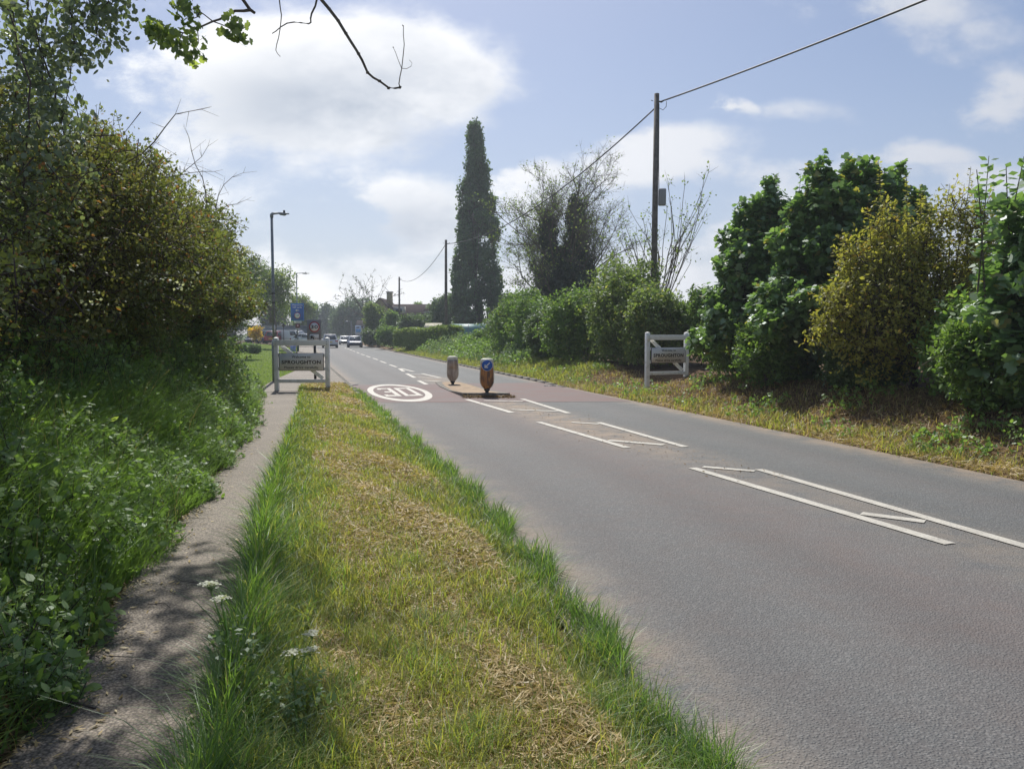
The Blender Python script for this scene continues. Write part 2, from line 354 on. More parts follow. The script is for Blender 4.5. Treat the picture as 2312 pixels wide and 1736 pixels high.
def road_material():
    m = bpy.data.materials.new('asphalt'); m.use_nodes = True; t = NT(m.node_tree)
    o = t.node('ShaderNodeOutputMaterial'); p = t.node('ShaderNodeBsdfPrincipled'); t.l.new(p.outputs[0], o.inputs[0])
    c = t.node('ShaderNodeTexCoord').outputs['Object']
    vo = t.node('ShaderNodeTexVoronoi'); t.l.new(c, vo.inputs['Vector']); vo.inputs['Scale'].default_value = 72
    fine = t.ramp(vo.outputs['Distance'], .05, .65, 1.0, 0.0)      # a stone's bright top, dark gaps between
    stone = t.node('ShaderNodeSeparateColor'); t.l.new(vo.outputs['Color'], stone.inputs[0])
    big = t.noise(c, .55, 5, .6); mid = t.noise(c, 3.0, 5, .65)
    base = t.mix(t.ramp(big, .3, .7), (.142, .158, .163, 1), (.178, .192, .193, 1))
    base = t.mix(t.ramp(mid, .42, .72, 0, .22), base, (.155, .142, .128, 1))
    base = t.mix(t.m('MULTIPLY', t.m('SUBTRACT', 1.0, fine), .50), base, (.022, .022, .024, 1))
    base = t.mix(t.ramp(stone.outputs[0], .6, 1.0, 0, .35), base, (.26, .265, .26, 1))
    red = t.node('ShaderNodeAttribute', attribute_name='red').outputs['Fac']
    dirt = t.node('ShaderNodeAttribute', attribute_name='dirt').outputs['Fac']
    base = t.mix(t.m('MULTIPLY', red, t.ramp(mid, .25, .75, .55, 1.0)), base, (.165, .118, .105, 1))
    wear = t.node('ShaderNodeAttribute', attribute_name='wear').outputs['Fac']
    base = t.mix(t.m('MULTIPLY', wear, t.ramp(big, .2, .7, .2, .75)), base, t.mix(1.0, base, (.78, .78, .79, 1), 'MULTIPLY'))
    dm = t.m('MULTIPLY', dirt, t.ramp(t.noise(c, 2.2, 6, .7), .33, .62))
    base = t.mix(t.m('MULTIPLY', dm, .8), base, (.36, .27, .185, 1))
    dz = t.ramp(t.noise(c, 7, 6, .7), .38, .55)
    base = t.mix(t.m('MULTIPLY', t.m('MULTIPLY', dirt, dz), .35), base, (.20, .155, .12, 1))
    t.l.new(base, p.inputs[0]); p.inputs['Roughness'].default_value = .72; p.inputs['Specular IOR Level'].default_value = .35
    b = t.node('ShaderNodeBump'); b.inputs['Strength'].default_value = .8; b.inputs['Distance'].default_value = .006
    t.l.new(fine, b.inputs['Height']); t.l.new(b.outputs[0], p.inputs['Normal'])
    return m
def red_surface_material():
    m = bpy.data.materials.new('red_surfacing'); m.use_nodes = True; t = NT(m.node_tree)
    o = t.node('ShaderNodeOutputMaterial'); p = t.node('ShaderNodeBsdfPrincipled'); t.l.new(p.outputs[0], o.inputs[0])
    c = t.node('ShaderNodeTexCoord').outputs['Object']
    n1 = t.noise(c, 1.1, 5, .6); n2 = t.noise(c, 55, 3, .6)
    b1 = t.mix(t.ramp(n1, .3, .7), (.160, .108, .100, 1), (.150, .126, .122, 1))
    b1 = t.mix(t.ramp(n2, .4, .7, 0, .4), b1, (.25, .18, .17, 1))
    t.l.new(b1, p.inputs[0]); p.inputs['Roughness'].default_value = .8; p.inputs['Specular IOR Level'].default_value = .3
    return m
def path_material():
    m = bpy.data.materials.new('path_aggregate'); m.use_nodes = True; t = NT(m.node_tree)
    o = t.node('ShaderNodeOutputMaterial'); p = t.node('ShaderNodeBsdfPrincipled'); t.l.new(p.outputs[0], o.inputs[0])
    c = t.node('ShaderNodeTexCoord').outputs['Object']
    vo = t.node('ShaderNodeTexVoronoi'); t.l.new(c, vo.inputs['Vector']); vo.inputs['Scale'].default_value = 75
    s_ = t.node('ShaderNodeSeparateColor'); t.l.new(vo.outputs['Color'], s_.inputs[0])
    b1 = t.mix(t.ramp(t.noise(c, .9, 5), .3, .7), (.165, .138, .105, 1), (.225, .19, .148, 1))
    b1 = t.mix(t.ramp(s_.outputs[0], .5, 1, 0, .6), b1, (.36, .31, .26, 1))
    b1 = t.mix(t.ramp(vo.outputs['Distance'], .3, .8, 0, .75), b1, (.035, .03, .027, 1))
    t.l.new(b1, p.inputs[0]); p.inputs['Roughness'].default_value = .75
    b = t.node('ShaderNodeBump'); b.inputs['Strength'].default_value = .7; b.inputs['Distance'].default_value = .006; b.invert = True
    t.l.new(vo.outputs['Distance'], b.inputs['Height']); t.l.new(b.outputs[0], p.inputs['Normal'])
    return m
def ground_material():
    m = bpy.data.materials.new('soil_and_turf'); m.use_nodes = True; t = NT(m.node_tree)
    o = t.node('ShaderNodeOutputMaterial'); p = t.node('ShaderNodeBsdfPrincipled'); t.l.new(p.outputs[0], o.inputs[0])
    c = t.node('ShaderNodeTexCoord').outputs['Object']
    a = t.node('ShaderNodeAttribute', attribute_name='soil').outputs['Color']
    n1 = t.noise(c, 6, 6, .7); n2 = t.noise(c, 40, 4, .7)
    b1 = t.mix(t.ramp(n1, .3, .7, 0, .6), a, t.mix(1.0, a, (.55, .5, .45, 1), 'MULTIPLY'))
    b1 = t.mix(t.ramp(n2, .45, .7, 0, .5), b1, t.mix(1.0, a, (1.5, 1.35, 1.1, 1), 'MULTIPLY'))
    t.l.new(b1, p.inputs[0]); p.inputs['Roughness'].default_value = .95; p.inputs['Specular IOR Level'].default_value = .1
    b = t.node('ShaderNodeBump'); b.inputs['Strength'].default_value = .7; b.inputs['Distance'].default_value = .03
    t.l.new(n2, b.inputs['Height']); t.l.new(b.outputs[0], p.inputs['Normal'])
    return m
def marking_material():
    m = bpy.data.materials.new('road_paint'); m.use_nodes = True; t = NT(m.node_tree)
    o = t.node('ShaderNodeOutputMaterial'); p = t.node('ShaderNodeBsdfPrincipled'); t.l.new(p.outputs[0], o.inputs[0])
    c = t.node('ShaderNodeTexCoord').outputs['Object']
    n1 = t.noise(c, 60, 4, .7); n2 = t.noise(c, 4, 4, .6)
    b1 = t.mix(t.ramp(n2, .4, .7), (.52, .50, .44, 1), (.42, .40, .35, 1))
    b1 = t.mix(t.ramp(n1, .50, .62, 0, .6), b1, (.22, .21, .20, 1))
    t.l.new(b1, p.inputs[0]); p.inputs['Roughness'].default_value = .6
    return m
M['road'] = road_material(); M['red'] = red_surface_material(); M['path'] = path_material(); M['ground'] = ground_material(); M['paint'] = marking_material()

# ------------------------------------------------------------------ layout of the road, the path and the ground
XLt = np.array([(-12, 4.1), (2.8, .70), (4.33, .40), (7.67, -.38), (12.5, -1.76), (18.5, -3.45), (26.6, -5.78), (33.5, -7.75), (47.5, -11.7), (81.4, -20.9), (95, -24.6), (124, -32.5), (165, -43), (200, -47), (300, -48)])
XRt = np.array([(-12, 11.0), (0, 7.87), (124, -24.6), (165, -35.4), (200, -39.3), (300, -40.3)])
PLt = np.array([(-4, -.5), (0, -1.25), (3.02, -1.97), (4, -2.24), (5.1, -2.56), (7.15, -3.0), (8.8, -3.42), (12.5, -4.28), (17.3, -5.76), (22.25, -7.3), (26, -8.1), (32.4, -9.2), (47.5, -13.2), (71, -19.9), (124, -34.2), (165, -45), (300, -50)])
PRt = np.array([(-4, .5), (0, -.5), (2.8, -1.12), (4.64, -1.6), (6.3, -2.08), (9.4, -2.85), (11.4, -3.35), (17.3, -4.82), (22, -6.1), (23.2, -6.3), (24.6, -5.35), (26.6, -5.93), (33.5, -7.9), (47.5, -11.85), (81.4, -21.05), (124, -32.65), (165, -43.15), (300, -48.15)])
def xl(y): return np.interp(y, XLt[:, 0], XLt[:, 1])
def xr(y): return np.interp(y, XRt[:, 0], XRt[:, 1])
def pl(y): return np.interp(y, PLt[:, 0], PLt[:, 1])
def pr(y): return np.interp(y, PRt[:, 0], PRt[:, 1])
def sst(a, b, x): t = np.clip((x - a) / (b - a), 0, 1); return t * t * (3 - 2 * t)
def lump(x, y): return np.sin(x * 1.7 + .6 * y) * np.sin(y * 1.1 - .4 * x) * .5 + np.sin(x * .5 + 2) * np.sin(y * .37 + 1) * .5
def hgt(x, y):
    x = np.asarray(x, float); y = np.asarray(y, float)
    L, Rr, a, b = xl(y), xr(y), pl(y), pr(y)
    dR = x - Rr; dL = L - x
    far = sst(40, 62, y)
    hr = -.05 + .05 * sst(0, .35, dR) + (.46 + .25 * far) * sst(.3, 2.6, dR) + .16 * sst(.8, 2.0, dR) * (1 - sst(19, 22, y)) + .35 * sst(2.6, 9, dR) + .06 * lump(x, y) * sst(.4, 2, dR) - .40 * np.exp(-((y - 23.0) / 2.4) ** 2) * sst(.5, 2.0, dR) * (1 - sst(2.6, 4.2, dR))
    k = sst(19, 23, y)
    hv = -.05 + (.08 + .09 * k) * sst(0, .4, dL) + .03 * lump(x * 2, y * 2) * sst(.2, .8, dL) * (1 - k)
    dP = a - x
    hl = .02 + .22 * sst(.1, 1.6, dP) * (1 - sst(22, 27, y)) + .04 * lump(x, y) * sst(.2, 1, dP) + .42 * sst(28, 100, y) * sst(.3, 5, dP)
    on_path = (x < b) & (x > a)
    h = np.where(x > Rr, hr, np.where(x > L, -.05, np.where(x > b, hv, np.where(on_path, -.03 + .05 * k, hl))))
    near_pl = sst(0, .35, dP); h = np.where(x <= a, (-.03 + .05 * k) * (1 - near_pl) + hl * near_pl, h)
    return h
def cat(*a): return np.unique(np.concatenate(a))
gx = cat([-3000, -900, -300, -160, -110], np.arange(-80, -30, 2), np.arange(-30, 14, .25), np.arange(14, 40, 2), [60, 110, 200, 500, 3000])
gy = cat([-300, -60, -20], np.arange(-10, 60, .5), np.arange(60, 130, 1), np.arange(130, 260, 5), [320, 500, 1200, 4000])
GX, GY = np.meshgrid(gx, gy); GZ = hgt(GX, GY)
nx, ny = len(gx), len(gy)
gm = MB(); idx = np.arange(nx * ny).reshape(ny, nx)
gm.add(np.stack([GX, GY, GZ], -1).reshape(-1, 3), np.stack([idx[:-1, :-1], idx[:-1, 1:], idx[1:, 1:], idx[1:, :-1]], -1).reshape(-1, 4))
ground = struct(gm, 'ground', M['ground'], smooth=True)
# what the ground itself is: dark leaf mould under the hedges, dry thatch on the mown verge, turf on the lawn
gcol = np.zeros((ny * nx, 4)); gcol[:, 3] = 1
fx, fy = GX.ravel(), GY.ravel()
soil = np.array((.075, .055, .035)); thatch = np.array((.15, .125, .06)); turf = np.array((.13, .19, .035)); field = np.array((.10, .14, .05))
kL = (fx < pl(fy)); lawn = kL & (fy > 24 + np.maximum(0, (-9 - fx)) * .0) & (fx > -80) & (fy < 96)
dRr = fx - xr(fy)
cc_ = np.where(kL[:, None], soil, thatch)
cc_ = np.where(lawn[:, None], turf, cc_)
mixr = np.clip(dRr / 2.6, 0, 1)[:, None]
cc_ = np.where((dRr > 0)[:, None], np.array((.20, .145, .095)) * (1 - mixr) + np.array((.14, .095, .06)) * mixr, cc_)
cc_ = np.where(((dRr > 9) | (fy > 150) | (fx < -80))[:, None], field, cc_)
gcol[:, :3] = cc_
ca = ground.data.color_attributes.new('soil', 'FLOAT_COLOR', 'POINT'); ca.data.foreach_set('color', gcol.ravel())

def ribbon(fl, fr, ys, n, z, name, mat, crown=0.0):
    ys = np.asarray(ys, float); l = fl(ys); r = fr(ys); u = np.linspace(0, 1, n)
    X = l[:, None] * (1 - u) + r[:, None] * u; Y = np.broadcast_to(ys[:, None], X.shape); Z = z + crown * (1 - (2 * u - 1) ** 2)[None, :] + 0 * X
    i = np.arange(len(ys) * n).reshape(len(ys), n); mb = MB()
    mb.add(np.stack([X, Y, Z], -1).reshape(-1, 3), np.stack([i[:-1, :-1], i[:-1, 1:], i[1:, 1:], i[1:, :-1]], -1).reshape(-1, 4))
    return struct(mb, name, mat, smooth=True), X.ravel(), Y.ravel(), np.broadcast_to(u, X.shape).ravel()
road, rx, ry, ru = ribbon(lambda y: xl(y) - .12, lambda y: xr(y) + .12, np.concatenate([np.arange(-12, 60, .35), np.arange(60, 300, 2)]), 30, 0.0, 'road', M['road'])
# worn stripes of exposed red stone and the dirt that gathers between the hatching and at the edges
def gauss(x, m_, s_): return np.exp(-((x - m_) / s_) ** 2)
red = .42 * (.75 * gauss(ru, .40, .10) + .45 * gauss(ru, .80, .08) + .3 * gauss(ru, .12, .05)) * (1 - sst(13, 24, ry)) + .25 * gauss(ru, .3, .2)
hc = np.interp(ry, [-12, 6, 9.3, 14.3, 19.4, 24, 28, 37, 42], [7.2, 3.75, 2.62, 1.06, -.40, -1.75, -2.75, -5.4, -6.7])
dirt = gauss(rx, hc, .55) * sst(9.5, 13, ry) * (1 - sst(28, 33, ry)) * .9 + gauss(rx, hc, .5) * .30 * (1 - sst(10, 13, ry))
dirt = np.maximum(dirt, .95 * gauss(rx, xr(ry) + .1, .35)); dirt = np.maximum(dirt, .9 * gauss(rx, xl(ry) - .05, .36))
wear = gauss(ru, .13, .045) + gauss(ru, .33, .05) + .8 * gauss(ru, .66, .045) + .8 * gauss(ru, .86, .045)
for nm, arr in (('red', red), ('dirt', dirt), ('wear', wear)):
    at = road.data.attributes.new(nm, 'FLOAT', 'POINT'); at.data.foreach_set('value', arr.astype(np.float32))
ribbon(pl, pr, np.arange(-4, 160, .4), 6, .035, 'footpath', M['path'])
o_ = bpy.data.objects['footpath']
vz = np.zeros(len(o_.data.vertices) * 3); o_.data.vertices.foreach_get('co', vz); vz = vz.reshape(-1, 3)
vz[:, 2] = .03 + .075 * sst(19, 24, vz[:, 1]); o_.data.vertices.foreach_set('co', vz.ravel()); o_.data.update()

def kerb(fx_, y0, y1, sgn, name):
    mb = MB(); ys = np.arange(y0, y1, .9); rngk = np.random.RandomState(3)
    for a, b in zip(ys[:-1], ys[1:]):
        xa, xb = float(fx_(a)), float(fx_(b)); k0, k1 = (a - y0) / 4, 1
        top = .075 * min(1, (a - y0) / 3.0 + .15) + rngk.rand() * .006; w_ = .13 * sgn
        b2 = b
        p = [(xa, a), (xb, b2), (xb + w_, b2), (xa + w_, a)]
        v = [(q[0], q[1], -.04) for q in p] + [(q[0], q[1], top) for q in p]
        mb.add(v, [(0, 1, 2, 3), (4, 7, 6, 5), (0, 4, 5, 1), (1, 5, 6, 2), (2, 6, 7, 3), (3, 7, 4, 0)])
    return struct(mb, name, M['concrete'])
kerb(lambda y: xl(y), 18.6, 118, -1, 'kerb')
kerb(lambda y: xr(y), 24.0, 100, 1, 'kerb')
# pavement edging and driveway apron on the far verge
mb = MB(); mb.add([(-1.15, 35.2, .108), (-.2, 35.6, .16), (-.85, 38.2, .16), (-1.75, 37.6, .108)], [(0, 1, 2, 3)]); struct(mb, 'path', M['path'])

for (x, y, a_) in ((1.22, 24.6, .0), (-5.25, 25.1, 0)):
    mb = MB(); mb.box((x, y, .0), (.38, .40, .016))
    for k in range(5): mb.box((x - .15 + .075 * k, y, .010), (.03, .34, .008))
    tag(mb.build('drain_cover', M['dark_metal']), 'dark iron drain grating by the ' + ('far kerb beyond the orange bollard' if x > 0 else 'near kerb left of the painted roundel'), 'drain cover', 'drain covers in the gutters')
# red anti-skid panel and painted markings: thin sheets 4 mm apart
mb = MB()
ed = [(18.55, 24.9)]
for i in range(14):
    u0, u1 = i / 14, (i + 1) / 14
    def pt(u, v):
        y = (18.5 + .25 * u) * (1 - v) + (24.9 + 1.3 * u) * v; return (xl(y) + .02 + (xr(y) - xl(y) - .04) * u, y, .004)
    for j in range(8): mb.add([pt(u0, j / 8), pt(u1, j / 8), pt(u1, (j + 1) / 8), pt(u0, (j + 1) / 8)], [(0, 1, 2, 3)])
struct(mb, 'road_surface_red', M['red'])
def line_quad(mb, p, q, w_, z=.008):
    p = np.array(p, float); q = np.array(q, float); d = q - p; n_ = max(1, int(np.linalg.norm(d) / .6)); nn = np.array((-d[1], d[0])); nn /= np.linalg.norm(nn)
    rg = np.random.RandomState(int(abs(p[0] * 97 + p[1] * 31)) % 1000)
    pts = [p + d * i / n_ for i in range(n_ + 1)]
    for i in range(n_):
        a, b = pts[i], pts[i + 1]; mb.add([(*(a - nn * w_ / 2), z), (*(b - nn * w_ / 2), z), (*(b + nn * w_ / 2), z), (*(a + nn * w_ / 2), z)], [(0, 1, 2, 3)])
MARKS = [((2.23, 9.38), (3.45, 5.94), .12), ((3.02, 9.28), (4.85, 2.9), .12), ((2.38, 9.46), (2.93, 9.16), .11), ((3.22, 6.97), (3.64, 6.66), .13),
         ((.50, 14.35), (1.68, 11.06), .12), ((1.62, 14.28), (2.54, 11.15), .12), ((1.12, 14.30), (1.60, 14.02), .12), ((1.50, 11.85), (2.27, 11.36), .14),
         ((-1.15, 19.39), (0, 16.06), .14), ((.26, 19.53), (1.18, 15.96), .13), ((-.70, 19.05), (.27, 18.80), .15), ((-.01, 16.75), (.98, 16.35), .13),
         ((-5.44, 36.98), (-4.81, 34.02), .15), ((-5.38, 37.07), (-4.35, 33.88), .13), ((-4.42, 32.15), (-3.69, 29.06), .15), ((-4.22, 31.85), (-3.73, 31.5), .15),
         ((-3.79, 32.15), (-2.69, 28.96), .13), ((-3.62, 29.3), (-2.78, 28.95), .16), ((-3.33, 27.25), (-2.82, 25.2), .15), ((-3.17, 27.35), (-2.55, 26.9), .18),
         ((-6.68, 41.78), (-5.82, 38.6), .13), ((-8.16, 47.43), (-7.23, 43.95), .13), ((-9.61, 53.01), (-8.68, 49.6), .13), ((-11.13, 58.51), (-10.17, 55.0), .13),
         ((-12.65, 64.22), (-11.68, 60.7), .13), ((-14.29, 70.6), (-13.35, 66.9), .13), ((-15.9, 76.6), (-14.95, 73), .13), ((-17.5, 82.8), (-16.5, 79), .13), ((-19.1, 89), (-18.1, 85.2), .13), ((-20.7, 95), (-19.8, 91.4), .13)]
for (p, q, w_) in MARKS:
    mb = MB(); line_quad(mb, p, q, w_); struct(mb, 'road_marking', M['paint'])
# the painted 30 roundel, stretched along the lane
ctr = np.array((-3.27, 21.95)); al = np.array((-.265, 1.0)); al /= np.linalg.norm(al); ac = np.array((al[1], -al[0]))
def rl(u, v, z=.008): p = ctr + ac * u + al * v; return (p[0], p[1], z)
mb = MB(); n_ = 64
for i in range(n_):
    a0, a1 = 2 * math.pi * i / n_, 2 * math.pi * (i + 1) / n_
    mb.add([rl(.84 * math.cos(a0), 3.35 * math.sin(a0)), rl(.84 * math.cos(a1), 3.35 * math.sin(a1)), rl(.675 * math.cos(a1), 2.70 * math.sin(a1)), rl(.675 * math.cos(a0), 2.70 * math.sin(a0))], [(0, 1, 2, 3)])
struct(mb, 'road_marking', M['paint'])
mb = MB()
def band(pts, wu, wv):
    for (p, q) in zip(pts[:-1], pts[1:]):
        d = np.array(q) - np.array(p); hor = abs(d[0]) * 3.3 > abs(d[1])
        o2 = np.array((0, wv / 2)) if hor else np.array((wu / 2, 0)); e = (d / (np.linalg.norm(d) + 1e-9)) * 0
        P_, Q_ = np.array(p) * (.87, 1), np.array(q) * (.87, 1)
        mb.add([rl(*(P_ - o2 - e)), rl(*(Q_ - o2 + e)), rl(*(Q_ + o2 + e)), rl(*(P_ + o2 - e))], [(0, 1, 2, 3)])
band([(-.56, 1.38), (-.22, 1.38)], .1, .40); band([(-.16, 1.58), (-.16, -1.58)], .125, .3); band([(-.44, .02), (-.22, .02)], .1, .40); band([(-.56, -1.38), (-.22, -1.38)], .1, .40); band([(-.51, 1.18), (-.51, .95)], .1, .2); band([(-.51, -1.18), (-.51, -.95)], .1, .2)
band([(.10, 1.58), (.10, -1.58)], .125, .3); band([(.50, 1.58), (.50, -1.58)], .125, .3); band([(.1625, 1.38), (.4375, 1.38)], .1, .40); band([(.1625, -1.38), (.4375, -1.38)], .1, .40)
struct(mb, 'road_marking_number', M['paint'])

# traffic island: a low kerbed strip silted up with dirt
def isl(u, v): c_ = np.array((-.66, 20.12)) + np.array((-.262, 1.0)) * v; return c_ + np.array((1, 0.0)) * u
M['island'] = principled('island_dirt', (.27, .20, .14), .95, noise=((.40, .30, .20), 4, .35, .65), bump=.6, bscale=25)
mb = MB(); ring = []
for (u, v) in [(-.62, .05), (-.5, 0), (.5, 0), (.62, .05), (.62, 2), (.58, 4), (.40, 5.9), (.2, 6.2), (-.2, 6.2), (-.40, 5.9), (-.58, 4), (-.62, 2)]: ring.append(isl(u, v))
nr = len(ring); tp = [(p[0], p[1], .105 - .080 * sst(20.3, 22.2, p[1])) for p in ring]; bt = [(p[0], p[1], .0) for p in ring]
cb = np.mean(ring, 0); inn = [((p[0] - cb[0]) * .80 + cb[0], (p[1] - cb[1]) * .955 + cb[1], t_[2] + .002) for p, t_ in zip(ring, tp)]
for i in range(nr):
    j = (i + 1) % nr
    mb.add([bt[i], bt[j], tp[j], tp[i]], [(0, 1, 2, 3)]); mb.add([tp[i], tp[j], inn[j], inn[i]], [(0, 1, 2, 3)])
struct(mb, 'kerb_island', M['concrete'])
mb = MB(); mb.add([(p[0], p[1], p[2] + .003) for p in inn] + [(cb[0], cb[1], .032)], [(i, (i + 1) % nr, nr) for i in range(nr)]); struct(mb, 'ground_island', M['island'])

# ================================================================== street furniture and signs
def village_sign(loc, rz, label, extra_h=0.0, scale=1.0):
    t = empty('village_sign', loc, label, 'village sign', 'white gate-shaped village signs', rz)
    W, H = 1.56 * scale, 1.50 + extra_h; z0 = extra_h
    wp = M['white_paint']
    for sx, nm in ((-1, 'post'), (1, 'post')):
        mb = MB(); mb.box((sx * (W / 2 - .06), 0, (H + .03 - .25) / 2), (.115, .115, H + .03 + .25))
        c_ = np.array((sx * (W / 2 - .06), 0, H + .031)); q = .058
        mb.add([c_ + (-q, -q, 0), c_ + (q, -q, 0), c_ + (q, q, 0), c_ + (-q, q, 0), c_ + (0, 0, .022)], [(0, 1, 4), (1, 2, 4), (2, 3, 4), (3, 0, 4)])
        mb.build('post', wp, t, bevel=.005)
    f = -.0600
    MB().box((0, f - .014, z0 + 1.39), (W + .01, .03, .155)).build('top_rail', wp, t, bevel=.004)
    MB().box((0, -.040, z0 + .318), (W - .234, .03, .10)).build('bottom_rail', wp, t, bevel=.004)
    for z in (1.045, .665): MB().box((0, -.040, z0 + z), (W - .234, .026, .095)).build('middle_rail', wp, t, bevel=.004)
    a = math.atan2(.93, 1.18 * scale); L = math.hypot(.93, 1.20 * scale) - .03
    rot = Matrix.Rotation(a, 3, 'Y')
    MB().box((0, .002, z0 + .85), (L, .026, .105), rot).build('brace', wp, t, bevel=.003)
    pw = 1.265 * scale; ph = .50 * (.94 if scale < 1 else 1)
    mb = MB(); mb.prism(rrect(-pw / 2, z0 + .86 - ph / 2, pw / 2, z0 + .86 + ph / 2, .03), -.085, -.066)
    p = mb.build('sign_plate', M['sign_black'], t)
    mb = MB(); mb.prism(rrect(-pw / 2 + .014, z0 + .86 - ph / 2 + .014, pw / 2 - .014, z0 + .86 + ph / 2 - .014, .022), -.0875, -.0855)
    mb.build('sign_face', M['sign_white'], p)
    text_obj('lettering', 'Welcome to', .52 * scale, .072, (0, -.090, z0 + .86 + .143), M['sign_black'], p, .012)
    text_obj('lettering', 'SPROUGHTON', 1.10 * scale, .105, (0, -.090, z0 + .86 - .008), M['sign_black'], p, .028)
    text_obj('lettering', 'Please drive carefully', .95 * scale, .078, (0, -.090, z0 + .86 - .165), M['sign_black'], p, .012)
    for sx in (-1, 1):
        for z in (1.42, 1.36): MB().prism(disc(sx * (W / 2 - .06), z0 + z, .012, 10), f - .034, f - .028).build('bolt', M['grey_metal'], t)
    return t
village_sign((-5.92, 21.6, .02), 0, 'white gate-shaped village sign on the grass verge between footpath and lane', 0)
village_sign((4.68, 23.15, .03), R(22), 'white gate-shaped village sign half grown over by the hedge across the road', .14, .96)

def bollard(loc, rz, label, orange):
    t = empty('traffic_bollard', loc, label, 'bollard', 'keep-left bollards on the traffic island', rz)
    prof = [(.0, .045, .045), (.05, .05, .05), (.06, .075, .06), (.11, .08, .065), (.13, .10, .075), (.19, .15, .10), (.27, .187, .12), (.36, .196, .125), (.55, .190, .125), (.72, .180, .12), (.80, .176, .12)]
    def loft(pr_, nm, mat, hat=False, par=None):
        mb = MB(); n = 24; rings = []
        for (z, a, b) in pr_:
            e = .55
            rings.append([(a * math.copysign(abs(math.cos(q)) ** e, math.cos(q)), b * math.copysign(abs(math.sin(q)) ** e, math.sin(q)), z) for q in [2 * math.pi * i / n for i in range(n)]])
        k = len(rings); i = np.arange(k - 1)[:, None] * n; j = np.arange(n)[None, :]; j2 = (j + 1) % n
        mb.add(np.array(rings).reshape(-1, 3), np.stack([i + j, i + j2, i + n + j2, i + n + j], -1).reshape(-1, 4))
        mb.F.append(np.array([[(k - 1) * n + q for q in range(n)]])); mb.T.append(np.array([.5])); mb.mi.append(np.array([0]))
        return mb.build(nm, mat, par or t, smooth=True)
    loft(prof[:4], 'base_post', M['dark_metal'])
    loft([(z, a, b) for z, a, b in prof[3:]], 'shell', M['shell_orange'] if orange else M['shell_grime'])
    loft([(.80, .178, .122), (.84, .176, .120), (.875, .165, .112), (.90, .145, .10), (.915, .10, .07)], 'cap', M['cap_white'])
    # pale front lens frame, seen as a light outline round the dirty face
    mb = MB()
    out = [(a * .985, z) for z, a, b in prof[4:]]; outl = [(x, z) for x, z in out] + [(x, z) for x, z in [(.174, .84), (.15, .885)]] ; outl = outl + [(-x, z) for x, z in outl[::-1]]
    inn_ = [(x * .90, .06 + (z - .06) * .985 + .008) for x, z in outl]
    n = len(outl); v = [(x, -.1285, z) for x, z in outl] + [(x, -.1285, z) for x, z in inn_]
    mb.add(v, [(i, i + 1, n + i + 1, n + i) for i in range(n - 1)]); 
    mb.build('rim', M['cap_white'], t)
    if orange:
        d = MB().prism(disc(.005, .735, .150, 40), -.142, -.130).build('sign_disc', M['sign_white'], t)
        MB().prism(disc(.005, .735, .140, 40), -.1445, -.1425).build('blue_face', M['sign_blue'], d)
        a = MB()
        def rr(x, z): c_, s_ = math.cos(R(-135)), math.sin(R(-135)); return (.005 + x * c_ - z * s_, .735 + x * s_ + z * c_)
        a.prism([rr(-.10, -.015), rr(.055, -.015), rr(.055, .015), rr(-.10, .015)], -.147, -.145)
        a.prism([rr(.1, 0), rr(.035, .062), rr(.010, .045), rr(.052, .006), rr(.052, -.006), rr(.010, -.045), rr(.035, -.062)], -.1475, -.1472)
        a.build('arrow', M['sign_white'], d)
        MB().prism(rrect(-.02, .14, .05, .20, .015), -.126, -.121).build('lower_lens', M['amber'], t)
    else:
        mb = MB(); mb.prism(rrect(-.145, .50, .145, .80, .05), -.1305, -.127); mb.build('lens_panel', M['shell_grime'], t)
    return t
def streaky(name, a, b, c):
    m = bpy.data.materials.new(name); m.use_nodes = True; t = NT(m.node_tree)
    o = t.node('ShaderNodeOutputMaterial'); p = t.node('ShaderNodeBsdfPrincipled'); t.l.new(p.outputs[0], o.inputs[0])
    mp = t.node('ShaderNodeMapping'); t.l.new(t.node('ShaderNodeTexCoord').outputs['Object'], mp.inputs[0]); mp.inputs['Scale'].default_value = (9, 9, 1.6)
    n1 = t.noise(mp.outputs[0], 2.2, 5, .65); n2 = t.noise(mp.outputs[0], 1.1, 3, .6)
    k = t.mix(t.ramp(n1, .35, .65), c4(a), c4(b)); k = t.mix(t.ramp(n2, .5, .68), k, c4(c))
    t.l.new(k, p.inputs[0]); p.inputs['Roughness'].default_value = .5; return m
M['shell_orange'] = streaky('bollard_rust_orange', (.52, .22, .045), (.28, .105, .03), (.11, .055, .03))
M['shell_grime'] = streaky('bollard_grime', (.36, .29, .24), (.20, .155, .13), (.50, .43, .36))
M['cap_white'] = principled('bollard_cap', (.62, .62, .52), .5, noise=((.45, .44, .33), 14, .4, .7))
M['amber'] = principled('amber_lens', (.55, .24, .04), .35)
bollard((-.665, 20.30, .102), R(2), 'orange-brown bollard with a round blue keep-left arrow sign', True)
bollard((-1.93, 24.9, .03), R(4), 'dirty grey-brown bollard without a sign at the far end of the island', False)
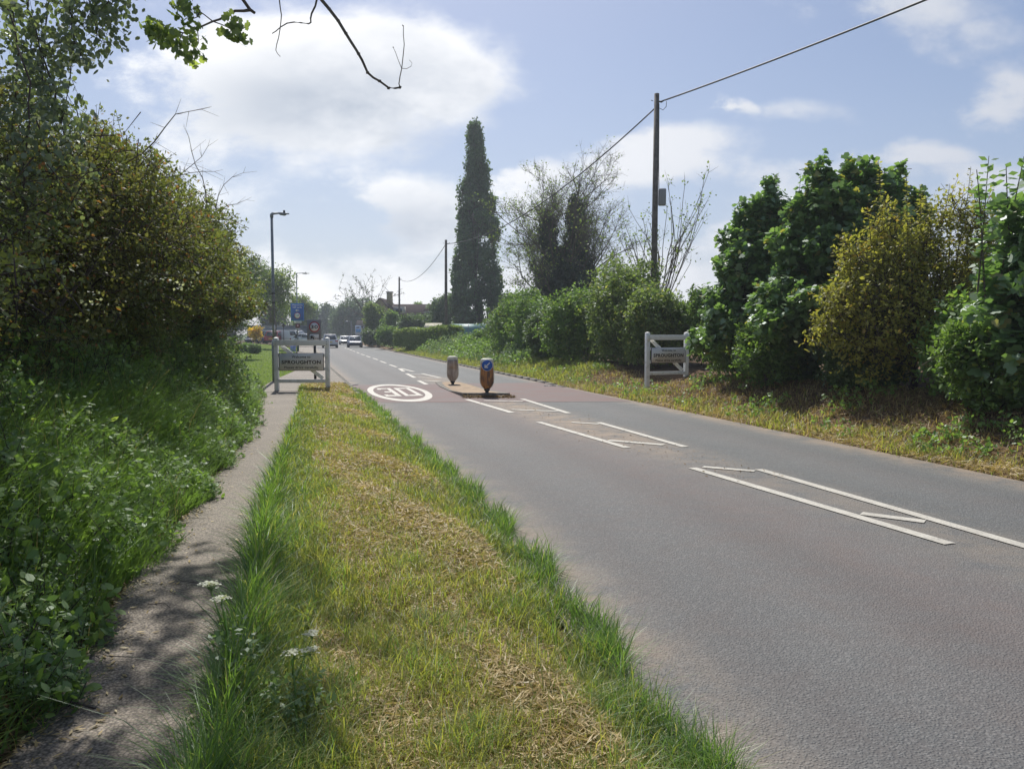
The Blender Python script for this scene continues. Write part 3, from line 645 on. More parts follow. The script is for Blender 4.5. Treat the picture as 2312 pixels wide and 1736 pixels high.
# dirt flakes and small twigs gathered along the front kerb of the island
rgd = np.random.RandomState(8)
mb = MB(); N = 900
c_ = np.stack([-1.28 + rgd.rand(N) * 1.35, 19.98 - np.abs(rgd.randn(N)) * .10, .012 + .055 * rgd.rand(N) ** 2], 1); c_[:, 0] -= .0
c_[:, 2] *= np.exp(-((c_[:, 1] - 20.0) / .2) ** 2); c_[:, 2] += .01
mb.leaves(c_, rgd.randn(N, 3) * (1, 1, .5), rgd.randn(N, 3) * .6 + (0, 0, 1), .03 + .05 * rgd.rand(N), .45, rgd.rand(N))
mb.segs(c_[:260], c_[:260] + rgd.randn(260, 3) * (.07, .05, .03), .003, .002)
tag(mb.build('debris', M['rust_litter']), kind='stuff')
mb = MB(); N = 500
v_ = rgd.rand(N) * 12; c_ = np.stack([np.interp(8.5 + v_, [8.5, 9.3, 14.3, 19.4, 21], [2.9, 2.62, 1.06, -.40, -.8]) + rgd.randn(N) * .35, 8.5 + v_, np.full(N, .013)], 1)
mb.leaves(c_, rgd.randn(N, 3) * (1, 1, .15), rgd.randn(N, 3) * .25 + (0, 0, 1), .018 + .03 * rgd.rand(N), .5, rgd.rand(N))
tag(mb.build('road_litter', M['rust_litter']), kind='stuff')

def street_lamp(loc, H, arm, label, rz=0.0, detail=True):
    t = empty('street_lamp', loc, label, 'street lamp', 'street lamps along the lane', rz)
    g = M['grey_metal']
    mb = MB(); mb.tube([(0, 0, -.1), (0, 0, 1.28), (0, 0, 1.36)], [.085, .085, .052], 14); mb.build('base_compartment', g, t, smooth=True)
    mb = MB(); mb.tube([(0, 0, 1.34), (0, 0, H - .12)], [.051, .044], 12); mb.build('column', g, t, smooth=True)
    mb = MB(); mb.tube([(0, 0, H - .13), (.0, 0, H - .04), (.03, 0, H - .005), (.09, 0, H), (arm * .5, 0, H + .012)], [.055, .055, .048, .036, .028], 10); mb.build('bracket', g, t, smooth=True)
    s_ = arm / .57
    hd = MB().tube([(arm * .42, 0, H), (arm * .5, 0, H - .005), (arm * .72, 0, H - .015), (arm * .8, 0, H - .012), (arm * .86, 0, H - .01), (arm, 0, H - .012)], np.array([.025, .05, .06, .05, .026, .022]) * min(1.2, s_), 10).build('lamp_head', g, t, smooth=True)
    MB().tube([(arm * .72, 0, H + .03), (arm * .72, 0, H + .10)], [.035, .035], 10).build('photocell', M['dark_metal'], hd)
    return t
t = street_lamp((-7.84, 25.3, .12), 5.46, .57, 'near grey street lamp rising behind the left gate post of the village sign')
MB().box((.035, -.052, 1.72), (.05, .004, .24)).build('number_label', M['sign_white'], t)
for z in (2.55, 2.85): MB().tube([(0, 0, z), (0, 0, z + .035)], [.058, .058], 12).build('band', M['dark_metal'], t)
t = street_lamp((-19.63, 70.3, .15), 7.05, 1.18, 'street lamp with a long arm carrying the blue weak bridge sign')
MB().box((-.13, -.02, 1.35), (.16, .12, .42)).build('meter_box', M['dark_metal'], t)
MB().tube([(0, 0, -.1), (0, 0, .75)], [.12, .12], 12).build('green_sleeve', principled('green_paint', (.03, .10, .06), .6), t)
for (px, py, Y, lab) in ((789, 726, 150, 'tiny far street lamp before the trees, taller in the picture'), (782, 734, 190, 'tiny far street lamp before the trees, lower in the picture')):
    x = (px + 5 - 1156) / 1730 * Y; H = 1.65 + (755 - py) / 1730 * Y
    street_lamp((x, Y, 0), H, -1.3, lab)

def sign30():
    Y = 25.5; x = (710.5 - 1156) / F * Y
    t = empty('speed_limit_sign', (x, Y, .1), 'thirty limit sign with camera plate on a dark grey backing board', 'road sign')
    z = lambda p: 1.65 + (755 - p) * Y / F - .1
    MB().tube([(0, .04, -.2), (0, .04, z(730))], [.043, .043], 12).build('post', M['dark_metal'], t, smooth=True)
    MB().prism(rrect(-.235, z(774), .235, z(722), .02), -.012, -.004).build('backing_board', M['sign_grey'], t)
    c = (.012, z(738.2))
    d = MB().prism(disc(c[0], c[1], .176, 48), -.020, -.014).build('red_ring', M['sign_red'], t)
    MB().prism(disc(c[0], c[1], .140, 48), -.024, -.0215).build('white_disc', M['sign_white'], d)
    text_obj('numerals', '30', .235, .125, (c[0], -.0265, c[1]), M['sign_black'], d, .02)
    p = MB().prism(rrect(-.16, z(775.5), .17, z(753.5), .02), -.020, -.014).build('camera_plate', M['sign_black'], t)
    MB().prism(rrect(-.148, z(774.7), .158, z(754.3), .014), -.0235, -.0215).build('plate_face', M['sign_white'], p)
    q = MB().prism(rrect(-.125, z(771), -.0, z(757.5), .02), -.0265, -.0245).build('camera_symbol', M['sign_black'], p)
    for (cx, cz, r_) in ((-.065, z(767), .038), (-.03, z(759.6), .022)):
        MB().prism(disc(cx, cz, r_, 20), -.029, -.0275).build('lens_mark', M['sign_white'], q)
        MB().prism(disc(cx, cz, r_ * .55, 16), -.0315, -.0300).build('lens_dot', M['sign_black'], q)
    MB().prism([(.115, z(766)), (.138, z(767.5)), (.138, z(761.5)), (.115, z(763))], -.0265, -.0245).build('camera_symbol', M['sign_black'], p)
    for k in range(3): MB().prism([(.02 + k * .03, z(768.5 - k)), (.027 + k * .03, z(768.5 - k)), (.027 + k * .03, z(760.5 + k)), (.02 + k * .03, z(760.5 + k))], -.0265, -.0245).build('bellows_mark', M['sign_black'], p)
sign30()
def blue_sign():
    Y = 70.1; x = (673.7 - 1156) / F * Y; zc = lambda p: 1.65 + (755 - p) * Y / F
    t = empty('weight_limit_sign', (x, Y, 0), 'blue weak bridge sign with white arrow and round weight limit, on a lamp column', 'road sign')
    p = MB().prism(rrect(-.60, zc(724.5), .60, zc(685.5), .05), -.06, -.04).build('white_border', M['sign_sky'], t)
    MB().prism(rrect(-.565, zc(723.3), .565, zc(686.6), .04), -.066, -.0625).build('blue_face', M['sign_blue'], t)
    text_obj('lettering', 'Weak bridge', .98, .17, (0, -.070, zc(690.0)), M['sign_white'], t, .02)
    text_obj('lettering', '520 yards', .84, .17, (0, -.070, zc(695.0)), M['sign_white'], t, .02)
    a = MB(); z = zc(701.3)
    a.prism([(-.17, z), (-.02, z + .12), (-.02, z + .035), (.16, z + .035), (.16, z - .035), (-.02, z - .035), (-.02, z - .12)], -.070, -.068); a.build('arrow', M['sign_white'], t)
    z = zc(712.8)
    d = MB().prism(disc(0, z, .275, 36), -.070, -.068).build('limit_ring', M['sign_red'], t)
    MB().prism(disc(0, z, .225, 36), -.075, -.072).build('limit_disc', M['sign_white'], d)
    text_obj('numerals', '7.5T', .32, .15, (0, -.078, z), M['sign_black'], d, .02)
    for zz in (zc(690), zc(720)): MB().box((0.04, .02, zz), (.2, .05, .05)).build('clip', M['grey_metal'], t)
    x2 = (673.7 - 1156) / F * Y
    t2 = empty('notice_sign', (x2, Y, 0), 'small white plate over a dark red square under the blue weak bridge sign', 'road sign')
    MB().prism(rrect(-.33, zc(730), .36, zc(725), .03), -.06, -.045).build('white_plate', M['sign_white'], t2)
    text_obj('lettering', 'Diversion', .40, .09, (.08, -.064, zc(727.6)), M['sign_black'], t2, .02)
    p = MB().prism(rrect(-.20, zc(741), .22, zc(730.6), .03), -.06, -.045).build('dark_plate', principled('maroon_plate', (.11, .035, .04), .5), t2)
    MB().prism(disc(.02, zc(735.3), .11, 24), -.066, -.063).build('round_symbol', M['sign_red'], p)
    MB().prism(disc(.02, zc(735.5), .06, 20), -.070, -.067).build('symbol_centre', M['sign_white'], p)
    MB().box((0.02, -.05, zc(742.3)), (.42, .01, .06)).build('lower_strip', M['sign_white'], t2)
blue_sign()

# finger post with a small dark lantern by the car park
t = empty('lantern_post', ((641.6 - 1156) / F * 84, 84, .3), 'slim dark post with a small lantern top before the red car', 'post')
MB().tube([(0, 0, -.2), (0, 0, 2.15)], [.045, .04], 8).build('post', M['dark_metal'], t)
MB().tube([(0, 0, 2.1), (0, 0, 2.2), (0, 0, 2.45), (0, 0, 2.62)], [.05, .13, .13, .03], 8).build('lantern', M['dark_metal'], t)
MB().box((0, 0, 2.3), (.42, .05, .06)).build('crossbar', M['dark_metal'], t)
MB().tube([(0, 0, .3), (0, 0, .55), (0, 0, .6)], [.09, .09, .05], 8).build('collar', M['dark_metal'], t)
t = empty('notice_board', ((662 - 1156) / F * 55, 55, .2), 'little blue board standing on the lawn seen through the village sign', 'notice')
MB().box((0, 0, .42), (.40, .03, .42)).build('board', principled('pale_blue', (.22, .30, .62), .6), t)
for sx in (-.15, .15): MB().box((sx, .02, .1), (.04, .03, .35)).build('leg', M['white_paint'], t)

# far signs on the right of the road
t = empty('billboard_sign', ((809.5 - 1156) / F * 148, 148, .2), 'tall white and blue roadside sign behind the dark blue car', 'sign')
z = lambda p: 1.65 + (755 - p) * 148 / F - .2
MB().box((0, 0, (z(735) + z(756)) / 2), (1.15, .08, z(735) - z(756))).build('white_panel', principled('pale_blue_white', (.45, .55, .68), .5), t)
MB().box((0.03, -.05, (z(743) + z(750.5)) / 2), (.9, .03, z(743) - z(750.5))).build('blue_panel', M['sign_sky'], t)
MB().box((-.05, -.05, z(739.5)), (.6, .03, .22)).build('symbol', M['sign_black'], t)
for sx in (-.5, .5): MB().box((sx, .05, .3), (.08, .06, 1.8)).build('leg', M['grey_metal'], t)
t = empty('round_sign', ((824 - 1156) / F * 118, 118, .25), 'small round road sign on a post left of the garden trees', 'road sign')
z = lambda p: 1.65 + (755 - p) * 118 / F - .25
MB().tube([(0, .03, -.2), (0, .03, z(741))], [.04, .04], 8).build('post', M['dark_metal'], t)
MB().prism(disc(0, z(741), .34, 24), -.02, 0).build('dark_ring', M['sign_black'], t)
MB().prism(disc(0, z(741), .25, 24), -.035, -.025).build('face', M['sign_white'], t)
MB().box((0, -.045, z(741)), (.36, .012, .12)).build('bar', M['sign_black'], t)
MB().box((0, -.02, z(750.5)), (.26, .03, .22)).build('lower_plate', M['sign_black'], t)

# ------------------------------------------------------------------ telegraph poles and wires
POLES = [(5.33, 29.0, .45, 10.53, 'near telegraph pole with a dark box, rising from the hedge', .115), (-5.15, 60.0, .68, 8.95, 'telegraph pole on the verge in front of the tall poplar', .115), (-14.5, 99.0, .7, 9.0, 'farthest telegraph pole in front of the brown-roofed house', .125)]
for i, (x, y, zb, zt, lab, r_) in enumerate(POLES):
    t = empty('telegraph_pole', (x, y, zb), lab, 'telegraph pole', 'wooden telegraph poles')
    h = zt - zb
    MB().tube([(0, 0, -.5), (.01, 0, h * .5), (.03, 0, h)], [r_ * 1.1, r_ * .98, r_ * .8], 12).build('pole', M['pole_wood'], t, smooth=False)
    MB().tube([(.08, 0, h - .28), (.20, -.03, h - .30), (.32, -.06, h - .24)], [.03, .04, .02], 6).build('insulator', M['cable'], t)
    MB().tube([(-.10, 0, h - .26), (-.18, 0, h - .24)], [.014, .014], 6).build('step_bolt', M['dark_metal'], t)
    if i == 0:
        MB().box((.27, -.03, h - 3.78), (.27, .22, .62)).build('junction_box', M['sign_grey'], t, bevel=.04)
        MB().tube([(.12, -.09, h - .55), (.25, -.1, h - .62), (.36, -.1, h - .5), (.38, -.08, h - .3)], .012, 5).build('wire_loop', M['cable'], t)
        MB().tube([(.10, -.10, h - .4), (.11, -.11, h - 2.5), (.13, -.11, h - 3.5)], .014, 5).build('riser', M['cable'], t)
    if i == 2:
        for k in range(5): MB().box((.0 + (.16 if k % 2 else -.16), 0, h - 1.8 - k * .38), (.14, .03, .03)).build('step_iron', M['dark_metal'], t)
def wire(p, q, sag, r_, lab):
    p, q = np.array(p, float), np.array(q, float); u = np.linspace(0, 1, 40)
    P = p + (q - p) * u[:, None]; P[:, 2] -= sag * 4 * u * (1 - u)
    o = MB().tube(P, r_, 6).build('overhead_cable', M['cable'], None, smooth=True); tag(o, lab, 'cable', 'overhead cables between the telegraph poles')
wire((5.65, 28.94, 10.28), (20.6, -3.0, 10.3), .55, .028, 'thick black cable running up out of the frame from the near pole')
wire((5.28, 29.1, 10.0), (-5.0, 59.9, 8.65), 1.15, .026, 'sagging black cable between the near pole and the poplar pole')
wire((-5.2, 60.1, 8.55), (-14.4, 98.9, 8.7), 1.2, .022, 'thin far cable between the two distant telegraph poles')

# ------------------------------------------------------------------ cars
def car(name, loc, rz, label, paint, L=4.3, W=1.8, H=1.5, kind='hatch', group=None):
    t = empty(name, loc, label, 'car' if kind != 'van' else 'van', group, rz)      # front of the car points to -y
    P = principled(name + '_paint', paint, .35, .0, .4, coat=.15); w2 = W / 2; b = .58 * H
    if kind == 'van': st = [(-L / 2, .42 * H, .80), (-L / 2 + .25, .52 * H, .95), (-L / 2 + .75, b, 1), (L / 2 - .1, b, 1), (L / 2, b, .96)]; gh = (-L / 2 + .75, -L / 2 + 1.35, L / 2 - .15, L / 2 - .02)
    elif kind == 'suv': st = [(-L / 2, .40 * H, .82), (-L / 2 + .25, .53 * H, .95), (-L / 2 + 1.1, b, 1), (L / 2 - .35, b, 1), (L / 2 - .1, b, .95), (L / 2, .5 * H, .88)]; gh = (-L / 2 + 1.05, -L / 2 + 1.75, L / 2 - .55, L / 2 - .12)
    else: st = [(-L / 2, .38 * H, .78), (-L / 2 + .2, .48 * H, .93), (-L / 2 + 1.15, b, 1), (L / 2 - .45, b + .03, 1), (L / 2 - .1, b, .93), (L / 2, .48 * H, .85)]; gh = (-L / 2 + 1.05, -L / 2 + 1.85, L / 2 - .85, L / 2 - .2)
    mb = MB(); rings = []
    for (y, zt, k) in st:
        a = w2 * k
        rings.append([(-a * .94, y, .24), (-a, y, .42), (-a, y, zt * .8), (-a * .94, y, zt * .97), (-a * .8, y, zt), (a * .8, y, zt), (a * .94, y, zt * .97), (a, y, zt * .8), (a, y, .42), (a * .94, y, .24)])
    n = 10; k = len(rings); i = np.arange(k - 1)[:, None] * n; j = np.arange(n)[None, :]; j2 = (j + 1) % n
    mb.add(np.array(rings).reshape(-1, 3), np.stack([i + j, i + n + j, i + n + j2, i + j2], -1).reshape(-1, 4))
    mb.F += [np.array([[q for q in range(n)]]), np.array([[(k - 1) * n + q for q in range(n)][::-1]])]; mb.T += [np.array([.5])] * 2; mb.mi += [np.array([0])] * 2
    body = mb.build('body', P, t, smooth=False, bevel=.04)
    y0, y1, y2, y3 = gh; a, c = w2 * .93, w2 * .74; zb, zt = b - .02, H
    V = [(-a, y0, zb), (a, y0, zb), (a, y3, zb), (-a, y3, zb), (-c, y1, zt - .02), (c, y1, zt - .02), (c, y2, zt), (-c, y2, zt)]
    MB().add(V, [(0, 1, 5, 4), (1, 2, 6, 5), (2, 3, 7, 6), (3, 0, 4, 7), (4, 5, 6, 7)]).build('cabin', P, t, bevel=.05)
    V = np.array(V)
    def pane(q, nm, u0, u1, v0, v1):
        A_, B_, C_, D_ = V[list(q)]; nn = np.cross(B_ - A_, D_ - A_); nn /= np.linalg.norm(nn)
        pt = lambda u, v: (A_ * (1 - u) + B_ * u) * (1 - v) + (D_ * (1 - u) + C_ * u) * v
        q4 = np.array([pt(u0, v0), pt(u1, v0), pt(u1, v1), pt(u0, v1)])
        MB().add(np.concatenate([q4 + nn * .012, q4 - nn * .01]), [(0, 1, 2, 3), (0, 4, 5, 1), (1, 5, 6, 2), (2, 6, 7, 3), (3, 7, 4, 0)]).build(nm, M['glass'], t)
    pane((0, 1, 5, 4), 'windscreen', .06, .94, .08, .9); pane((2, 3, 7, 6), 'rear_window', .08, .92, .12, .88)
    for q in ((1, 2, 6, 5), (3, 0, 4, 7)):
        if kind == 'van': pane(q, 'side_window', .04, .30, .15, .88) if q[0] == 1 else pane(q, 'side_window', .70, .96, .15, .88)
        else: pane(q, 'side_window', .06, .48, .12, .86); pane(q, 'side_window', .52, .93, .12, .86)
    for sx in (-1, 1):
        for y in (-L * .31, L * .30):
            xx = sx * (w2 - .10)
            wh = MB().tube([(xx - .11, y, .33), (xx - .09, y, .33), (xx + .09, y, .33), (xx + .11, y, .33)], [.30, .33, .33, .30], 20).build('wheel', M['tyre'], t)
            MB().tube([(xx + sx * .10, y, .33), (xx + sx * .125, y, .33)], [.20, .19], 14).build('rim', M['rim'], wh)
        MB().box((sx * (w2 * .72), -L / 2 + .07, .43 * H), (.36, .14, .14)).build('headlight', M['lamp_w'], t, bevel=.03)
        MB().box((sx * (w2 * .80), L / 2 - .06, .50 * H), (.34, .12, .19)).build('tail_light', M['lamp_r'], t, bevel=.03)
        MB().box((sx * (w2 + .07), y0 + .25, b + .05), (.17, .10, .12)).build('mirror', P, t, bevel=.03)
    MB().box((0, -L / 2 - .01, .34), (.52, .02, .11)).build('number_plate', M['plate_w'], t)
    MB().box((0, L / 2 + .01, .43 * H), (.52, .02, .11)).build('number_plate', M['plate_y'], t)
    MB().box((0, -L / 2 + .03, .33), (W * .86, .12, .26)).build('front_bumper', M['tyre'], t, bevel=.03)
    MB().box((0, L / 2 - .03, .32), (W * .90, .14, .24)).build('rear_bumper', M['tyre'], t, bevel=.03)
    MB().box((0, -L / 2 - .0, .37 * H + .04), (W * .45, .04, .10)).build('grille', M['tyre'], t)
    return t
DR = math.atan2(.262, 1)
car('suv', (-22.55, 95, .0), DR + math.pi, 'white estate car seen from behind driving away', (.62, .64, .68), 4.5, 1.85, 1.66, 'suv')
car('hatchback', (-20.1, 98, .0), DR, 'dark blue hatchback driving towards the viewer', (.02, .06, .16), 4.1, 1.8, 1.48)
car('saloon', (-27.0, 124, .0), DR, 'silver saloon coming up behind the dark blue hatchback', (.50, .53, .57), 4.5, 1.8, 1.42)
car('hatchback', (-29.1, 136, .0), DR, 'dark car beside the silver saloon, mostly hidden', (.03, .03, .035), 4.0, 1.75, 1.42)
G_ = 'cars parked beyond the lawn'
car('hatchback', ((625 - 1156) / F * 98, 98, .43), R(178), 'parked red car with its back to the lawn', (.32, .02, .03), 4.2, 1.8, 1.62, 'suv', G_)
car('van', ((660 - 1156) / F * 97, 97.5, .43), R(62), 'parked white panel van with dark side window', (.62, .64, .66), 4.6, 1.8, 1.75, 'van', G_)
car('hatchback', ((688 - 1156) / F * 95, 96.5, .40), R(75), 'parked white car just right of the white van', (.55, .58, .6), 4.0, 1.75, 1.36, 'hatch', G_)
car('hatchback', ((577 - 1156) / F * 100, 100, .43), R(5), 'parked dark blue car under the golden shrub', (.02, .03, .12), 4.1, 1.8, 1.35, 'hatch', G_)
car('estate_car', ((607 - 1156) / F * 101, 102, .43), R(80), 'parked silver estate car left of the red car', (.42, .45, .46), 4.3, 1.8, 1.75, 'suv', G_)

# ------------------------------------------------------------------ buildings
M['brick'] = principled('yellow_brick', (.40, .34, .20), .9, noise=((.30, .25, .16), 2.5, .4, .7))
M['roof_tile'] = principled('brown_tile', (.055, .040, .038), .95, spec=.15, noise=((.08, .058, .054), 1.6, .35, .7), bump=.4, bscale=6)
M['render_white'] = principled('pale_render', (.52, .50, .44), .8)
M['grey_wall'] = principled('blue_grey_cladding', (.14, .19, .22), .7, noise=((.17, .22, .25), .6, .4, .7))
M['window_frame'] = principled('window_frame', (.6, .6, .6), .5)
def gable(mb_wall, mb_roof, x0, x1, y0, y1, ze, zr, axis='x', over=.3):
    th = .14
    if axis == 'x':                                     # ridge along x
        ym = (y0 + y1) / 2
        mb_wall.add([(x0, y0, 0), (x1, y0, 0), (x1, y0, ze), (x0, y0, ze), (x0, y1, 0), (x1, y1, 0), (x1, y1, ze), (x0, y1, ze), (x0, ym, zr - .05), (x1, ym, zr - .05)], [(0, 1, 2, 3), (5, 4, 7, 6)])
        b = mb_wall.n - 10; mb_wall.F.append(np.array([[b + 4, b + 0, b + 3, b + 8, b + 7], [b + 1, b + 5, b + 6, b + 9, b + 2]])); mb_wall.T.append(np.array([.5, .5])); mb_wall.mi.append(np.zeros(2))
        s_ = (zr - ze) / (ym - y0); e = over
        for (ya, sg) in ((y0 - e, 1), (y1 + e, 1)):
            za = ze - s_ * e
            v = [(x0 - e, ya, za), (x1 + e, ya, za), (x1 + e, ym, zr), (x0 - e, ym, zr)]; v2 = [(p[0], p[1], p[2] + th) for p in v]
            mb_roof.add(v + v2, [(0, 1, 2, 3), (4, 7, 6, 5), (0, 4, 5, 1), (1, 5, 6, 2), (3, 7, 4, 0)])
    else:
        xm = (x0 + x1) / 2
        mb_wall.add([(x0, y0, 0), (x1, y0, 0), (x1, y0, ze), (x0, y0, ze), (x0, y1, 0), (x1, y1, 0), (x1, y1, ze), (x0, y1, ze), (xm, y0, zr - .05), (xm, y1, zr - .05)], [(4, 0, 3, 7), (1, 5, 6, 2)])
        b = mb_wall.n - 10; mb_wall.F.append(np.array([[b + 0, b + 1, b + 2, b + 8, b + 3], [b + 5, b + 4, b + 7, b + 9, b + 6]])); mb_wall.T.append(np.array([.5, .5])); mb_wall.mi.append(np.zeros(2))
        s_ = (zr - ze) / (xm - x0); e = over
        for xa in (x0 - e, x1 + e):
            za = ze - s_ * e
            v = [(xa, y0 - e, za), (xa, y1 + e, za), (xm, y1 + e, zr), (xm, y0 - e, zr)]; v2 = [(p[0], p[1], p[2] + th) for p in v]
            mb_roof.add(v + v2, [(0, 1, 2, 3), (4, 7, 6, 5), (0, 4, 5, 1), (2, 6, 7, 3), (3, 7, 4, 0)])
def window(par, x, z, w_, h_, y=0, frame=True):
    f = MB().box((x, y - .04, z), (w_, .08, h_)).build('window', M['window_frame'], par)
    for s_ in (-.25, .25): MB().box((x + s_ * w_ * .94, y - .09, z), (w_ * .40, .02, h_ * .82)).build('pane', M['glass'], f)
t = empty('brown_roofed_house', (-15.6, 112, .6), 'long low house with brown tiled roof and pale brick gable behind the hedge', 'house')
wa, ro = MB(), MB()
gable(wa, ro, -1.9, 6.8, 0, 8.5, 3.4, 5.45, 'x')
ww = wa.build('wall', M['brick'], t); rf = ro.build('roof', M['roof_tile'], t)
wa, ro = MB(), MB(); gable(wa, ro, -5.3, -1.2, -2.2, 8, 3.9, 6.15, 'y', .15)
wa.build('gable_wing_wall', M['brick'], t); r2 = ro.build('gable_wing_roof', M['roof_tile'], t)
ch = MB().box((-2.5, 2.0, 6.3), (.78, .8, 2.0)).build('chimney', M['brick'], r2)
MB().box((-2.5, 2.0, 7.27), (.98, 1.0, .14)).build('chimney_cap', M['roof_tile'], ch)
MB().tube([(-2.6, 2, 7.3), (-3.2, 1.9, 8.0)], .03, 5).build('aerial', M['dark_metal'], ch)
dm = MB().box((-.75, -.2, 4.55), (1.6, 1.2, 1.0)).build('dormer', M['render_white'], t); window(dm, -.75, 4.5, 1.1, .62, -.8)
dm = MB().box((3.6, .6, 4.15), (1.5, 1.4, .7)).build('dormer', M['render_white'], t); window(dm, 3.6, 4.1, 1.1, .40, -.1)
MB().box((3.6, .5, 4.55), (1.8, 1.6, .08)).build('dormer_roof', M['roof_tile'], dm)
for x in (0.2, 2.5, 5.2): window(ww, x, 2.0, 1.5, 1.2)
t = empty('white_cottage', (-31.2, 162, .2), 'small pale cottage with a low grey roof at the far end of the road', 'house')
wa, ro = MB(), MB(); gable(wa, ro, -1.6, 2.2, 0, 4.5, 3.0, 4.3, 'x'); ww = wa.build('wall', M['render_white'], t); ro.build('roof', M['roof_tile'], t); window(ww, 1.2, 1.6, .9, 1)
MB().box((-.9, -.05, 1.0), (.8, .06, 2.0)).build('door', principled('dark_door', (.05, .05, .07), .5), ww)
t = empty('warehouse', (-36.1, 118, .3), 'long blue-grey clad building behind the parked cars', 'building')
wm = MB().box((0, 1.5, 1.3), (9.2, 3, 2.6)); wl = wm.build('wall', M['grey_wall'], t)
for k in range(10): MB().box((-4.5 + k, -.02, 1.3), (.06, .05, 2.56)).build('cladding_rib', M['grey_wall'], wl)
MB().box((0, 1.5, 2.66), (9.5, 3.3, .12)).build('roof', M['grey_metal'], t)
MB().box((3.2, -.03, .95), (1.0, .04, 1.9)).build('door', M['dark_metal'], t)
# polytunnel and shed in the garden
M['net'] = principled('tunnel_cover', (.13, .27, .25), .55, noise=((.18, .33, .31), 2, .4, .7))
t = empty('polytunnel', (-3.75, 66.5, .75), 'low teal polytunnel behind the clipped hedge below the poplar', 'polytunnel')
mb = MB(); P_ = []
for i in range(13):
    a_ = math.pi * i / 12; P_.append((1.0 - .95 * math.cos(a_) - 1.0, .25 + 1.55 * math.sin(a_) ** .55))
mb = MB(); n = len(P_)
v = [(-1.5, p[0], p[1]) for p in P_] + [(1.5, p[0], p[1]) for p in P_]
mb.add(v, [(i, i + 1, n + i + 1, n + i) for i in range(n - 1)]); mb.F += [np.array([[i for i in range(n)][::-1]]), np.array([[n + i for i in range(n)]])]; mb.T += [np.array([.5])] * 2; mb.mi += [np.array([0])] * 2
mb.build('cover', M['net'], t, smooth=True)
for x in (-1.5, 0, 1.5): MB().tube([(x, p[0] * 1.015, p[1] * 1.008) for p in P_], .03, 6).build('hoop', M['grey_metal'], t)
t = empty('garden_shed', ((978 - 1156) / F * 72, 72, .75), 'small shed with a pale mossy felt roof behind the clipped hedge', 'shed')
MB().box((0, .5, .75), (1.5, 1.0, 1.5)).build('wall', principled('shed_wood', (.12, .09, .06), .8), t)
mb = MB(); v = [(-.86, -.25, 1.50), (.86, -.25, 1.50), (.78, .9, 1.92), (-.78, .9, 1.92)]
mb.add(v + [(a, b, c + .05) for a, b, c in v], [(0, 1, 2, 3), (4, 7, 6, 5), (0, 4, 5, 1), (1, 5, 6, 2), (2, 6, 7, 3), (3, 7, 4, 0)])
mb.build('roof', principled('mossy_felt', (.40, .38, .31), .9, noise=((.20, .22, .12), 5, .45, .7)), t)

# ================================================================== vegetation
def unit(v): return v / (np.linalg.norm(v, axis=-1, keepdims=True) + 1e-9)
def sample_sprays(rg, blobs, n, surf=.62, env=None):
    b = np.array(blobs, float); wgt = (b[:, 3] * b[:, 4] * b[:, 5]) ** .62; i = rg.choice(len(b), n, p=wgt / wgt.sum())
    d = unit(rg.randn(n, 3)); r = surf + (1.03 - surf) * rg.rand(n) ** .7
    lum = 1 + .12 * np.sin(d[:, 0] * 5 + i) * np.sin(d[:, 2] * 6 + i * 2) + .10 * rg.randn(n)
    c = b[i, :3] + d * b[i, 3:6] * (r * lum)[:, None]
    br = rg.rand(len(b))[i]
    if env is not None: k = env(c[:, 0], c[:, 1], c[:, 2]); c, d, br = c[k], d[k], br[k]
    return c, d, br
def spray_leaves(mb, tw, rg, c, d, br, per, L, spray, up=.35, shape='oval', wid=.6, flat=.8, droop=0.0, special=.03, twr=.004, tfrac=.35):
    n = len(c); D = unit(d + np.array((0, 0, up)) + rg.randn(n, 3) * .45 - np.array((0, 0, droop)))
    sl = spray * (.6 + .8 * rg.rand(n)); st = np.clip(.25 + .3 * br + .25 * rg.rand(n), 0, 1)
    if tw is not None:
        k = rg.rand(n) < tfrac
        tw.segs((c - D * (sl * .9)[:, None])[k], (c + D * (sl * .55)[:, None])[k], twr * 1.6, twr * .5)
    N = n * per; j = np.repeat(np.arange(n), per); t = rg.rand(N)
    lat = rg.randn(N, 3); lat -= (lat * D[j]).sum(1)[:, None] * D[j]; lat = unit(lat)
    C = c[j] + D[j] * ((t - .45) * sl[j])[:, None] + lat * (sl[j] * .26 * (1.15 - t) * rg.rand(N) ** .5 + L * .4)[:, None]
    A = D[j] * .45 + lat + rg.randn(N, 3) * .35 - np.array((0, 0, droop * .8))
    Nn = np.array((0, 0, flat)) + rg.randn(N, 3) * .55 + d[j] * .25
    tint = np.clip(st[j] * .75 + .3 * rg.rand(N) - .05, 0, .86); tint = np.where(rg.rand(N) < special, .98, tint)
    mb.leaves(C, A, Nn, L * (.42 + .95 * rg.rand(N)), wid, tint, shape)
def branches(mb, rg, base, top, rb, rt, targets, nseg=6, thick=.35, lean=None):
    """trunk from base to top and curved limbs to each target"""
    base, top = np.array(base, float), np.array(top, float)
    u = np.linspace(0, 1, 7); P = base + (top - base) * u[:, None]; P[1:-1, :2] += rg.randn(5, 2) * rb * .5
    mb.tube(P, rb + (rt - rb) * u, 10)
    for q in targets:
        f = .25 + .7 * rg.rand(); s = base + (top - base) * f; q = np.array(q, float)
        mid = (s + q) / 2 + np.array((0, 0, .12 * np.linalg.norm(q - s))) + rg.randn(3) * .08 * np.linalg.norm(q - s)
        uu = np.linspace(0, 1, nseg)[:, None]; C = s * (1 - uu) ** 2 + 2 * mid * uu * (1 - uu) + q * uu ** 2
        mb.tube(C, np.linspace((rb + (rt - rb) * f) * thick, .006, nseg), 5, cap=False)
